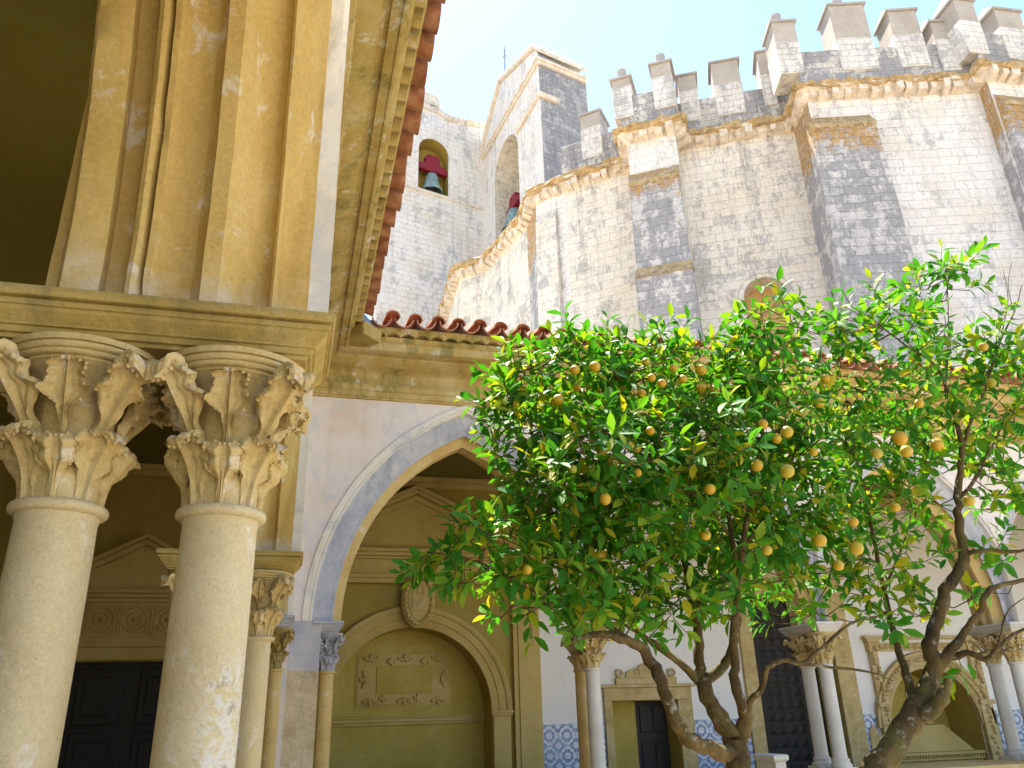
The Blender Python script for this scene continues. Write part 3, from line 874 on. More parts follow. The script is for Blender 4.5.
# ================================================================== BACK WALL OF THE GALLERIES
YB = 13.5
def FB(u, z, dep=0.0): return (u, YB + dep, z)
def arch_front(mb, F, u0, u1, z0, z1, uc, hw, zs, zb, n=24):
    """flat wall u0..u1 x z0..z1 with a round-headed hole"""
    mb.quad(F(u0, z0), F(uc - hw, z0), F(uc - hw, z1), F(u0, z1))
    mb.quad(F(uc + hw, z0), F(u1, z0), F(u1, z1), F(uc + hw, z1))
    if zb > z0:
        mb.quad(F(uc - hw, z0), F(uc + hw, z0), F(uc + hw, zb), F(uc - hw, zb))
    for i in range(n):
        a = math.pi * (1 - i / n); b = math.pi * (1 - (i + 1) / n)
        xa, xb = uc + hw * math.cos(a), uc + hw * math.cos(b)
        mb.quad(F(xa, zs + hw * math.sin(a)), F(xb, zs + hw * math.sin(b)), F(xb, z1), F(xa, z1))
def arch_reveal(mb, F, uc, hw, zs, zb, dep, d0=0.0, n=24):
    pts = [(uc - hw, zb), (uc - hw, zs)] + [(uc + hw * math.cos(math.pi * (1 - i / n)), zs + hw * math.sin(math.pi * (1 - i / n))) for i in range(1, n)] + [(uc + hw, zs), (uc + hw, zb)]
    for p, q in zip(pts[:-1], pts[1:]):
        mb.quad(F(p[0], p[1], d0), F(q[0], q[1], d0), F(q[0], q[1], dep), F(p[0], p[1], dep))
    mb.quad(F(uc - hw, zb, d0), F(uc + hw, zb, d0), F(uc + hw, zb, dep), F(uc - hw, zb, dep))
    return pts
def arch_back(mb, F, uc, hw, zs, zb, dep, n=24):
    pts = [(uc - hw, zb)] + [(uc + hw * math.cos(math.pi * (1 - i / n)), zs + hw * math.sin(math.pi * (1 - i / n))) for i in range(0, n + 1)] + [(uc + hw, zb)]
    mb.add([F(p[0], p[1], dep) for p in pts], [tuple(range(len(pts)))])

gw = empty('gallery_wall', (6, YB, GROUND), 'long wall at the back of the far gallery, whitewashed above a blue tiled dado', 'wall')
def gpart(mb, name, mat, **kw):
    o = mb.build(name, mat, None, **kw); o.parent = gw; o.matrix_parent_inverse = Matrix.Translation((-6, -YB, -GROUND)); return o
m = MB()
TOPW = 3.9
arch_front(m, FB, 4.09, 4.10, GROUND, TOPW, 4.095, .001, 0, GROUND, 2) if False else None
def rect_hole(mb, u0, u1, h0, h1, hz, z0=GROUND, z1=TOPW):
    mb.quad(FB(u0, z0), FB(h0, z0), FB(h0, z1), FB(u0, z1))
    mb.quad(FB(h1, z0), FB(u1, z0), FB(u1, z1), FB(h1, z1))
    mb.quad(FB(h0, hz), FB(h1, hz), FB(h1, z1), FB(h0, z1))
rect_hole(m, 4.0, 7.4, 5.31, 6.5, .2)
rect_hole(m, 7.4, 10.3, 8.1, 9.73, 1.95)
arch_front(m, FB, 10.3, 13.2, GROUND, TOPW, 11.67, 1.0, -.36, GROUND)
m.quad(FB(13.2, GROUND), FB(24, GROUND), FB(24, TOPW), FB(13.2, TOPW))
gpart(m, 'wall', M['plaster_white'])
m = MB()
rect_hole(m, -4.0, -.5, -3.07, -1.3, .93)
arch_front(m, FB, -.5, 4.0, GROUND, TOPW, 1.97, 1.29, .10, GROUND)
gpart(m, 'ochre_wall', M['plaster_ochre'])
m = MB(); m.box(-4, 24, YB - .09, YB - .002, 3.70, 3.80); m.box(-4, 24, YB - .14, YB - .002, 3.80, 3.89); gpart(m, 'ceiling_cornice', M['inner_stone'], bevel=.01)
for x0, x1 in ((4.10, 5.16), (6.79, 7.83), (10.13, 10.42), (13.05, 24)):
    m = MB(); m.box(x0, x1, YB - .022, YB - .003, GROUND, -.20); m.box(x0, x1, YB - .032, YB - .003, -.198, -.13); gpart(m, 'tile_dado', M['azulejo'])
m = MB(); m.box(-4.2, -4.0, -5, YB + .5, GROUND, 4.1)
o = m.build('gallery_side_wall', M['plaster_ochre']); tag(o, 'dark ochre inner wall of the left gallery, behind the foreground columns', 'wall')

def sub(parent):
    inv = Matrix.Translation(-Vector(parent.location))
    def f(mb, name, mat, p=None, **kw):
        o = mb.build(name, mat, None, **kw); o.parent = p or parent; o.matrix_parent_inverse = inv if p is None else Matrix.Identity(4)
        return o
    return f
def bx(mb, u0, u1, d0, d1, z0, z1): mb.box(u0, u1, YB + d0, YB + d1, z0, z1)
def arc_band(mb, uc, zs, prof, a0=0, a1=math.pi, n=40):
    """prof of (radius, depth in front of the wall)"""
    mb.sweep(prof, [a1 + (a0 - a1) * i / n for i in range(n + 1)], lambda t, q: (uc + q[0] * math.cos(t), YB - q[1], zs + q[0] * math.sin(t)))

# ---- altar niche seen through the first arch
al = empty('altar_niche', (1.97, YB, GROUND), 'ochre pedimented altar niche with oval coat of arms, seen through the first pointed arch', 'niche')
ap = sub(al)
m = MB(); arch_back(m, FB, 1.97, 1.29, .10, GROUND, .55); arch_reveal(m, FB, 1.97, 1.29, .10, GROUND, .55); ap(m, 'recess', M['niche_stone'], smooth=40)
m = MB(); bx(m, .68, 3.26, .47, .56, -.03, .03); bx(m, .68, 3.26, .50, .56, -.07, -.03); bx(m, .68, 3.26, .44, .56, .03, .055); ap(m, 'ledge', M['inner_stone'], bevel=.008)
m = MB(); arc_band(m, 1.97, .10, [(1.285, -.05), (1.285, .03), (1.40, .035), (1.41, .055), (1.52, .06), (1.53, .08), (1.57, .10), (1.61, .10), (1.615, -.01)]); ap(m, 'arch_ring', M['inner_stone'], smooth=30)
for s in (0, 1):
    x0, x1 = ((3.26, 3.56), (.38, .68))[s]
    m = MB(); bx(m, x0 + .012, x1 - .005, -.07, .01, GROUND, .02); bx(m, x0 - .02, x1 + .02, -.11, .01, .022, .06); bx(m, x0 - .035, x1 + .035, -.13, .01, .06, .10); ap(m, 'inner_pilaster', M['inner_stone'], bevel=.006)
    x0, x1 = ((3.62, 4.08), (-.14, .32))[s]
    m = MB(); bx(m, x0, x1, -.10, .01, GROUND, 2.0); bx(m, x0 + .08, x1 - .08, -.125, .01, GROUND, 1.85); bx(m, x0 - .03, x1 + .03, -.14, .01, 2.0, 2.07); ap(m, 'pilaster', M['inner_stone'], bevel=.006)
m = MB()
for d, z0, z1 in ((.10, 2.07, 2.15), (.12, 2.15, 2.22), (.07, 2.22, 2.46), (.12, 2.46, 2.50), (.18, 2.50, 2.56), (.22, 2.56, 2.62)):
    bx(m, -.16 - d * .6, 4.10 + d * .6, -d - .05, .01, z0, z1 - .002)
ap(m, 'entablature', M['inner_stone'], bevel=.008)
m = MB()
zb, pk, hwp = 2.62, 3.66, 2.2
m.prism([FB(1.97 - hwp, zb, -.06), FB(1.97 + hwp, zb, -.06), FB(1.97, pk - .05, -.06)], (0, .07, 0))
for s in (-1, 1):
    for (t0, t1, d) in ((-.02, .05, .24), (-.09, -.02, .18), (-.20, -.10, .11)):
        sl_ = (pk - zb) / hwp
        m.prism([FB(1.97 + s * (hwp + .05), zb + t0, -d), FB(1.97, pk + t0, -d), FB(1.97, pk + t1, -d), FB(1.97 + s * (hwp + .05), zb + t1, -d)], (0, d + .01, 0))
ap(m, 'pediment', M['inner_stone'], bevel=.006)
# oval coat of arms
m = MB()
def oval(mb, rx, rz, y0, y1, n=40, c=(2.01, 1.79)):
    mb.prism([(c[0] + rx * math.cos(2 * math.pi * i / n), YB + y0, c[1] + rz * math.sin(2 * math.pi * i / n)) for i in range(n)], (0, y1 - y0, 0))
oval(m, .275, .44, -.24, -.09); oval(m, .255, .415, -.27, -.24); 
for i in range(26):
    t = 2 * math.pi * i / 26
    m.lathe([(.001, -.04), (.03, -.025), (.036, 0), (.03, .025), (.001, .04)], (2.01 + .215 * math.cos(t), YB - .28, 1.79 + .37 * math.sin(t)), 8, caps=False)
oval(m, .17, .31, -.29, -.26)
ap(m, 'coat_of_arms', M['inner_stone'], bevel=.008)
m = MB()
bx(m, 1.90, 2.12, -.31, -.28, 1.62, 1.86)
for k in range(3):
    bx(m, 1.90 + .085 * k, 1.945 + .085 * k, -.31, -.28, 1.885, 2.00); bx(m, 1.885 + .085 * k, 1.96 + .085 * k, -.312, -.28, 1.985, 2.015)
ap(m, 'shield', M['cap_stone'], bevel=.008)
# plaque with leaf ornaments
m = MB()
yp = .545
bx(m, 1.16, 2.66, yp - .03, yp + .03, .24, .99); bx(m, 1.13, 2.69, yp - .015, yp + .03, .21, 1.02)
ap(m, 'plaque_field', M['inner_stone'], bevel=.006)
m = MB(); bx(m, 1.46, 2.38, yp - .05, yp, .40, .83); ap(m, 'inscription_panel', M['niche_stone'], bevel=.01)
m = MB()
def sprig(_, x, z, sx, sz, rot):
    mb = MB()
    bx(mb, x - .035 * sx, x + .035 * sx, yp - .034, yp - .02, z - .03 * sz, z + .03 * sz)
    for k in range(3):
        a = rot + (k - 1) * 1.0
        for q in range(3):
            rr = .02 + .035 * q
            mb.lathe([(.001, -.036), (.030 - .004 * q, -.02), (.037 - .004 * q, 0), (.030 - .004 * q, .02), (.001, .036)], (x + sx * rr * math.cos(a), YB + yp - .04, z + sz * rr * math.sin(a)), 7, caps=False)
    ap(mb, 'leaf_ornament', M['inner_stone'], smooth=60)
for x in (1.36, 1.92, 2.48):
    sprig(m, x, .91, 1.3, .8, math.pi / 2); sprig(m, x, .32, 1.3, .8, -math.pi / 2)
for x in (1.64, 2.20):
    sprig(m, x, .90, 1.2, .5, 0); sprig(m, x, .33, 1.2, .5, math.pi)
for z in (.62,):
    sprig(m, 1.30, z, 1.1, 1.4, math.pi); sprig(m, 2.53, z, 1.1, 1.4, 0)

# ---- portal at the end of the left gallery
po = empty('pedimented_portal', (-2.19, YB, GROUND), 'dark door in an ochre portal with pediment, seen between the two foreground columns', 'doorway')
pp = sub(po)
m = MB(); bx(m, -3.07, -1.30, .30, .36, GROUND, .93)
for x0, x1 in ((-3.02, -2.20), (-2.17, -1.35)):
    for z0, z1 in ((-1.85, -.95), (-.85, -.05), (.05, .82)):
        bx(m, x0 + .1, x1 - .1, .27, .31, z0, z1); bx(m, x0 + .2, x1 - .2, .25, .28, z0 + .12, z1 - .12)
pp(m, 'door', M['dark_wood'], bevel=.015)
m = MB(); bx(m, -3.07, -3.05, .0, .3, GROUND, .93); bx(m, -1.32, -1.30, 0, .3, GROUND, .93); bx(m, -3.05, -1.32, 0, .3, .91, .93); pp(m, 'reveal', M['inner_stone'])
m = MB(); bx(m, -3.30, -3.07, -.08, .01, GROUND, .92); bx(m, -1.30, -1.07, -.08, .01, GROUND, .92); bx(m, -3.32, -1.05, -.09, .01, .922, 1.10); bx(m, -3.34, -1.03, -.12, .01, 1.102, 1.24); pp(m, 'door_frame', M['inner_stone'], bevel=.008)
m = MB(); bx(m, -3.34, -1.03, -.07, .01, 1.242, 1.74)
for k in range(5):
    x = -3.12 + k * .46
    for r0 in (.17, .10):
        pts = [(x + r0 * math.cos(2 * math.pi * i / 24), YB - .075, 1.49 + r0 * math.sin(2 * math.pi * i / 24), .022) for i in range(25)]
        m.tube(pts, 6)
    m.lathe([(.001, -.04), (.04, -.02), (.05, 0), (.04, .02), (.001, .04)], (x, YB - .08, 1.49), 10, caps=False)
    for q in (-1, 0, 1):
        bx(m, x + .23 + q * .045 - .015, x + .23 + q * .045 + .015, -.10, -.06, 1.28, 1.70)
pp(m, 'carved_frieze', M['inner_stone'], smooth=45)
m = MB()
for d, z0, z1 in ((.12, 1.742, 1.80), (.18, 1.80, 1.86), (.23, 1.86, 1.92)):
    bx(m, -3.36 - d * .5, -1.01 + d * .5, -d, .01, z0, z1 - .002)
m.prism([FB(-3.5, 1.92, -.05), FB(-.87, 1.92, -.05), FB(-2.185, 2.66, -.05)], (0, .06, 0))
for s in (-1, 1):
    for t0, t1, d in ((-.01, .06, .24), (-.10, -.012, .16)):
        m.prism([FB(-2.185 + s * 1.42, 1.92 + t0, -d), FB(-2.185, 2.70 + t0, -d), FB(-2.185, 2.70 + t1, -d), FB(-2.185 + s * 1.42, 1.92 + t1, -d)], (0, d + .01, 0))
pp(m, 'pediment', M['inner_stone'], bevel=.006)

# ---- small doorway with scrolled crest
do = empty('small_doorway', (5.95, YB, GROUND), 'small doorway with pale stone frame and scrolled crest, half open on a dark room, behind the central tree', 'doorway')
dp = sub(do)
m = MB(); bx(m, 5.17, 5.31, -.06, .01, GROUND, .20); bx(m, 6.50, 6.77, -.06, .01, GROUND, .20); bx(m, 5.17, 6.77, -.07, .01, .202, .40); bx(m, 5.10, 6.84, -.12, .01, .402, .45)
dp(m, 'door_frame', M['cap_stone'], bevel=.008)
m = MB(); bx(m, 5.40, 6.52, -.07, .01, .452, .56)
pts = [(5.58, .562), (6.34, .562), (6.30, .66), (6.20, .70), (6.12, .66), (6.06, .76), (5.96, .79), (5.86, .76), (5.80, .66), (5.72, .70), (5.62, .66)]
m.prism([FB(a, b, -.06) for a, b in pts], (0, .065, 0))
for x in (5.48, 6.44):
    pts = [(x + .06 * math.cos(t * .5), YB - .05, .63 + .06 * math.sin(t * .5) * (1 - t * .02), .022) for t in range(14)]
    m.tube(pts, 6)
for x in (5.80, 6.12):
    m.tube([(x + .05 * math.cos(t * .5), YB - .07, .66 + .05 * math.sin(t * .5), .015) for t in range(13)], 6)
dp(m, 'scrolled_crest', M['cap_stone'], bevel=.006)
m = MB(); bx(m, 5.31, 5.315, 0, .45, GROUND, .2); bx(m, 6.495, 6.5, 0, .45, GROUND, .2); bx(m, 5.315, 6.495, 0, .45, .195, .2); bx(m, 5.315, 5.90, .40, .45, GROUND, .195); dp(m, 'reveal', M['niche_stone'])
m = MB(); bx(m, 5.90, 6.495, .42, .47, GROUND, .195)  # dark panelled sheet stands in for the unlit opening here
for z0 in (-1.6, -.9, -.3):
    bx(m, 5.98, 6.18, .395, .43, z0, z0 + .42); bx(m, 6.23, 6.43, .395, .43, z0, z0 + .42)
dp(m, 'door', M['dark_wood'], bevel=.012)

# ---- tall dark portal
tp = empty('tall_portal', (8.9, YB, GROUND), 'tall dark panelled door in a pale stone frame, behind the second pair of far columns', 'doorway')
tpp = sub(tp)
m = MB(); bx(m, 7.84, 8.10, -.06, .01, GROUND, 1.95); bx(m, 9.73, 10.11, -.06, .01, GROUND, 1.95); bx(m, 7.84, 10.11, -.07, .01, 1.952, 2.25); bx(m, 7.76, 10.19, -.13, .01, 2.252, 2.35); tpp(m, 'door_frame', M['cap_stone'], bevel=.01)
m = MB(); bx(m, 8.10, 8.105, 0, .6, GROUND, 1.95); bx(m, 9.725, 9.73, 0, .6, GROUND, 1.95); bx(m, 8.105, 9.725, 0, .6, 1.945, 1.95); tpp(m, 'reveal', M['niche_stone'])
m = MB(); bx(m, 8.105, 9.725, .55, .62, GROUND, 1.945)
for i in range(8):
    for j in range(18):
        x = 8.12 + i * .2; z = -1.95 + j * .215
        c = (x + .1, YB + .55, z + .1)
        b = m.add([(x + .01, YB + .549, z + .01), (x + .19, YB + .549, z + .01), (x + .19, YB + .549, z + .2), (x + .01, YB + .549, z + .2), (x + .1, YB + .52, z + .105)], [(0, 1, 4), (1, 2, 4), (2, 3, 4), (3, 0, 4)])
tpp(m, 'door', M['dark_wood'])

# ---- carved tomb niche
tn = empty('carved_tomb_niche', (11.67, YB, GROUND), 'carved stone tomb niche under a round arch, behind the right-hand tree trunk', 'niche')
tt = sub(tn)
m = MB(); arch_back(m, FB, 11.67, 1.0, -.36, GROUND, .8); arch_reveal(m, FB, 11.67, 1.0, -.36, GROUND, .8); tt(m, 'recess', M['niche_stone'], smooth=40)
m = MB(); arc_band(m, 11.67, -.36, [(.995, -.05), (.995, .06), (1.06, .09), (1.12, .06), (1.20, .05), (1.24, .10), (1.29, .10), (1.30, -.01)])
rnd = random.Random(5)
for i in range(46):
    t = math.pi * (i + .5) / 46
    for rr in (1.155,):
        s = .045 * rnd.uniform(.8, 1.2)
        m.lathe([(.001, -s), (s * .8, -s * .5), (s, 0), (s * .8, s * .5), (.001, s)], (11.67 + rr * math.cos(t), YB - .07, -.36 + rr * math.sin(t)), 7, caps=False)
tt(m, 'carved_arch', M['cap_stone'], smooth=40)
m = MB()
for x0, x1 in ((10.46, 10.66), (12.68, 12.95)):
    bx(m, x0, x1, -.10, .01, GROUND, -.02); bx(m, x0 - .03, x1 + .03, -.14, .01, -.018, .06)
    bx(m, x0 + .02, x1 - .02, -.08, .01, .062, 1.1); bx(m, x0 - .03, x1 + .03, -.13, .01, 1.10, 1.16)
    for k in range(26):
        z = -1.2 + k * .088
        s = .05 * rnd.uniform(.7, 1.2)
        m.lathe([(.001, -s), (s * .8, -s * .5), (s, 0), (s * .8, s * .5), (.001, s)], ((x0 + x1) / 2 + rnd.uniform(-.05, .05), YB - .10, z), 7, caps=False)
bx(m, 10.4, 13.0, -.12, .01, 1.162, 1.22); bx(m, 10.45, 12.95, -.05, .01, .95, 1.10)
for k in range(30):
    s = .045 * rnd.uniform(.8, 1.3)
    m.lathe([(.001, -s), (s * .8, -s * .5), (s, 0), (s * .8, s * .5), (.001, s)], (10.75 + k * .064, YB - .05, 1.02 + rnd.uniform(-.03, .03)), 7, caps=False)
tt(m, 'carved_surround', M['cap_stone'], smooth=40)
m = MB(); bx(m, 10.68, 12.66, .1, .79, GROUND, -.95); bx(m, 10.66, 12.68, .05, .79, -.94, -.90)
for k in range(33):
    bx(m, 10.69 + k * .06, 10.72 + k * .06, .03, .10, -.90, -.855)
bx(m, 10.66, 12.68, .02, .79, -.852, -.80)
m.prism([(10.8, YB + .15, -.798), (12.55, YB + .15, -.798), (12.1, YB + .3, -.35), (11.2, YB + .3, -.35)], (0, .4, 0))
tt(m, 'tomb_chest', M['inner_stone'], bevel=.006)
# stoup beside the niche
st = empty('holy_water_stoup', (10.28, YB - .2, GROUND), 'small pinkish stone stoup under the blue tile strip, left of the carved niche', 'stoup')
sp_ = sub(st)
m = MB(); m.lathe([(.05, -1.12), (.10, -1.06), (.16, -.98), (.19, -.90), (.19, -.86), (.15, -.86), (.12, -.93), (.02, -.95)], (10.28, YB - .19, 0), 24); sp_(m, 'basin', M['pink_stone'], smooth=50)
m = MB(); m.prism([(10.18, YB - .002, -.84), (10.38, YB - .002, -.84), (10.38, YB - .002, -.46), (10.34, YB - .002, -.36), (10.28, YB - .002, -.32), (10.22, YB - .002, -.36), (10.18, YB - .002, -.46)], (0, -.05, 0)); sp_(m, 'niche_panel', M['cap_stone'], bevel=.008)
# whitewashed block beside the tree
m = MB(); rect_sweep(m, 5.56, 9.2, .07, .2, [(0, GROUND), (0, -.56), (.03, -.54), (.03, -.49), (0, -.48)])
tag(m.build('stone_block', M['pale_shaft'], bevel=.01), 'plain pale stone block low behind the central tree trunk', 'block')

# ================================================================== CHURCH: fortified rotunda
def unit(a): 
    l = math.hypot(*a); return (a[0] / l, a[1] / l)
RP = [(6.80, 40.6), (6.49, 33.69), (7.63, 32.57), (8.47, 28.73), (8.37, 26.93), (9.43, 25.7), (11.49, 23.94), (10.54, 22.53), (12.76, 21.04), (13.37, 21.95), (16.48, 20.29), (16.01, 18.70), (21.73, 16.86), (21.55, 16.25), (26.6, 15.75), (40, 17.5), (40, 46), (6.80, 46)]
def offset_poly(P, o):
    """inward offset (positive o) of a closed polygon given anticlockwise from outside"""
    n = len(P); out = []
    for i in range(n):
        p0, p1, p2 = P[i - 1], P[i], P[(i + 1) % n]
        a = unit((p1[0] - p0[0], p1[1] - p0[1])); b = unit((p2[0] - p1[0], p2[1] - p1[1]))
        na = (-a[1], a[0]); nb = (-b[1], b[0])
        k = 1 + na[0] * nb[0] + na[1] * nb[1]
        k = max(k, .3)
        out.append((p1[0] + o * (na[0] + nb[0]) / k, p1[1] + o * (na[1] + nb[1]) / k))
    return out
NSEEN = 14    # edges RP[0..14] can be seen
rot = empty('church_rotunda', (22, 28, GROUND), 'huge pale fortified church rotunda with buttresses and battlements, rising behind the far arcade', 'church')
rp = sub(rot)
W_IN = offset_poly(RP, .42)
def wall_seg(i, zlo, zhi, P):
    a, b = P[i], P[(i + 1) % len(P)]
    return [(a[0], a[1], zlo), (b[0], b[1], zlo), (b[0], b[1], zhi), (a[0], a[1], zhi)]
mats = {0: 'ashlar_warm', 1: 'ashlar_warm', 2: 'ashlar_warm', 3: 'ashlar_dark', 4: 'ashlar', 5: 'ashlar_warm', 6: 'ashlar_dark', 7: 'ashlar', 8: 'ashlar_warm', 9: 'ashlar_warm', 10: 'ashlar_dark', 11: 'ashlar', 12: 'ashlar_dark', 13: 'ashlar', 14: 'ashlar'}
for key in ('ashlar', 'ashlar_warm', 'ashlar_dark'):
    m = MB()
    for i in range(len(RP)):
        if mats.get(i, 'ashlar') == key and i != 9:
            m.add(wall_seg(i, 0, 20.2, W_IN), [(0, 1, 2, 3)])
    rp(m, 'wall', M[key], recalc=False)
def face(i, back=.42):
    a, b = RP[i], RP[i + 1]
    t = unit((b[0] - a[0], b[1] - a[1])); n = (t[1], -t[0])
    def F(u, z, dep=0.0):
        q = back + dep
        return (a[0] + t[0] * u - n[0] * q, a[1] + t[1] * u - n[1] * q, z)
    return F, math.hypot(b[0] - a[0], b[1] - a[1])
# face with the round-headed window
F9, L9 = face(9)
m = MB(); arch_front(m, F9, -.5, L9 + .6, 0, 20.2, 1.87, .72, 13.3, 10.9); rp(m, 'wall', M['ashlar_warm'])
m = MB(); arch_reveal(m, F9, 1.87, .72, 13.3, 10.9, .9); o = rp(m, 'window_reveal', M['lichen'], smooth=40)
m = MB(); arch_back(m, F9, 1.87, .72, 13.3, 10.9, .88); rp(m, 'window_blocking', stone('orange_window_blocking', (.42, .22, .08), (.56, .36, .16), (.62, .46, .26), sc=1.0, pits=0.1, fine=8))
m = MB(); m.sweep([(.72, -.06), (.72, .02), (.9, .02), (.9, -.06)][::-1], [math.pi * i / 24 for i in range(25)], lambda t, q: F9(1.87 + q[0] * math.cos(t), 13.3 + q[0] * math.sin(t), q[1])); rp(m, 'window_arch', M['ashlar'])
# cornice: slab with ragged edge on small corbels
def closed_sweep(mb, prof, rag=0.0, seed=2, sub_=.35, upto=NSEEN + 1, start=0):
    rnd = random.Random(seed)
    polys = [offset_poly(RP, -o) for o, z in prof]
    rows = []
    for i in range(start, upto):
        L = math.dist(RP[i], RP[i + 1]); n = max(1, int(L / sub_))
        for k in range(n + (1 if i == upto - 1 else 0)):
            f = k / n
            j1 = rnd.uniform(-rag, rag); j2 = rnd.uniform(-rag, rag)
            row = []
            for q, (o, z) in enumerate(prof):
                a, b = polys[q][i], polys[q][i + 1]
                e = 0 if k == 0 else 1
                nx = unit((RP[i + 1][0] - RP[i][0], RP[i + 1][1] - RP[i][1]))
                jj = rnd.uniform(-rag, rag) * e
                row.append((a[0] + (b[0] - a[0]) * f + nx[1] * jj, a[1] + (b[1] - a[1]) * f - nx[0] * jj, z + rnd.uniform(-rag, rag) * .6 * e))
            rows.append(row)
    w = len(prof)
    fcs = []
    for k in range(len(rows) - 1):
        for i in range(w - 1):
            fcs.append((k * w + i, k * w + i + 1, (k + 1) * w + i + 1, (k + 1) * w + i))
    mb.add([p for r in rows for p in r], fcs)
m = MB(); closed_sweep(m, [(-.43, 20.0), (-.36, 20.06), (-.28, 20.10), (-.24, 20.24), (-.02, 20.36), (.02, 20.42)], rag=.05, sub_=.4)
rnd = random.Random(11)
Q = offset_poly(RP, .30)
for i in range(NSEEN + 1):
    L = math.dist(Q[i], Q[i + 1]); n = max(1, int(L / .42))
    t = unit((Q[i + 1][0] - Q[i][0], Q[i + 1][1] - Q[i][1])); nn = (t[1], -t[0])
    for k in range(n):
        u = L * (k + .5) / n + rnd.uniform(-.08, .08); w = rnd.uniform(.09, .17); out = rnd.uniform(.12, .34); h = rnd.uniform(.12, .32)
        base = (Q[i][0] + t[0] * u, Q[i][1] + t[1] * u)
        def c_(du, o, z): return (base[0] + t[0] * du + nn[0] * o, base[1] + t[1] * du + nn[1] * o, z)
        m.add([c_(-w, -.12, 20.2 - h), c_(w, -.12, 20.2 - h), c_(w, out, 20.05 + rnd.uniform(-.06, .06)), c_(-w, out, 20.05 + rnd.uniform(-.06, .06)), c_(-w, -.12, 20.36), c_(w, -.12, 20.36), c_(w, out, 20.36), c_(-w, out, 20.36)],
              [(0, 1, 2, 3), (4, 7, 6, 5), (3, 2, 6, 7), (0, 3, 7, 4), (1, 5, 6, 2)])
rp(m, 'corbel_cornice', M['lichen'])
m = MB(); closed_sweep(m, [(-.1, 20.30), (.0, 20.32), (.05, 20.40), (.04, 20.52), (-.06, 20.62), (-.34, 20.70)], rag=.10, seed=6, sub_=.26); rp(m, 'cornice_slab', M['lichen_orange'])
m = MB(); closed_sweep(m, [(-.30, 20.5), (-.30, 22.15), (-.34, 22.22), (-1.36, 22.22), (-1.4, 22.1), (-1.4, 20.7)], rag=.025, seed=8, sub_=.6, start=5); rp(m, 'parapet', M['ashlar_rough'])
# merlons
def merlon(i, u0, u1, ztop=23.75, finial=False, zb=22.1, dep=1.12):
    F, L = face(i, .27)
    m = MB()
    m.prism([F(u0, zb - .9, -.02), F(u1, zb - .9, -.02), F(u1, zb + .62, -.02), F(u0, zb + .62, -.02)], tuple(Vector(F(0, 0, dep + .04)) - Vector(F(0, 0, 0))))
    body = rp(m, 'merlon', M['ashlar_clean'], bevel=.03)
    inv = Matrix.Translation(-Vector(rot.location))
    def ch(mb, name, mat, **kw):
        o = mb.build(name, mat, None, **kw); o.parent = body; return o
    m = MB(); m.prism([F(u0 + .015, zb + .622, 0), F(u1 - .015, zb + .622, 0), F(u1 - .015, ztop, 0), F(u0 + .015, ztop, 0)], tuple(Vector(F(0, 0, dep)) - Vector(F(0, 0, 0))))
    ch(m, 'merlon_block', M['render'], bevel=.02)
    e = .07
    lo = [F(u0 - e, ztop + .002, -e), F(u1 + e, ztop + .002, -e), F(u1 + e, ztop + .002, dep + e), F(u0 - e, ztop + .002, dep + e)]
    hi = [(p[0], p[1], ztop + .09) for p in lo]
    md = (u0 + u1) / 2; hw = (u1 - u0) / 2
    rg = [F(md - hw * .78, ztop + .56, dep * .42), F(md + hw * .78, ztop + .56, dep * .42), F(md + hw * .78, ztop + .56, dep * .58), F(md - hw * .78, ztop + .56, dep * .58)]
    m = MB(); m.add(lo + hi + rg, [(0, 1, 2, 3), (0, 1, 5, 4), (1, 2, 6, 5), (2, 3, 7, 6), (3, 0, 4, 7), (4, 5, 9, 8), (5, 6, 10, 9), (6, 7, 11, 10), (7, 4, 8, 11), (8, 9, 10, 11)])
    ch(m, 'merlon_cap', M['render_cap'], bevel=.015)
    if finial:
        c = F(md, 0, dep * .5)
        m = MB(); m.lathe([(.16, ztop + .5), (.17, ztop + .78), (.19, ztop + .80), (.19, ztop + .88), (.12, ztop + .94)], (c[0], c[1], 0), 16); ch(m, 'finial', M['render_cap'], smooth=40)
merlon(5, .97, 1.87, 23.4)
merlon(7, .07, .82, 23.1, True)
merlon(7, 1.63, 2.42, 23.35, True)
merlon(9, -.12, .62, 23.45)
merlon(9, 1.22, 2.30, 23.8)
merlon(9, 3.0, 3.5, 23.9, zb=22.2)
merlon(11, -.36, .50, 23.65, True)
merlon(11, 1.83, 3.16, 24.3, True)
merlon(11, 3.93, 4.98, 23.85)
merlon(11, 5.35, 6.0, 23.2, zb=21.8)
merlon(13, .02, .85, 23.6, True, zb=22.0)
merlon(13, 1.6, 2.7, 23.35, zb=21.9)
merlon(13, 3.4, 4.4, 23.2)
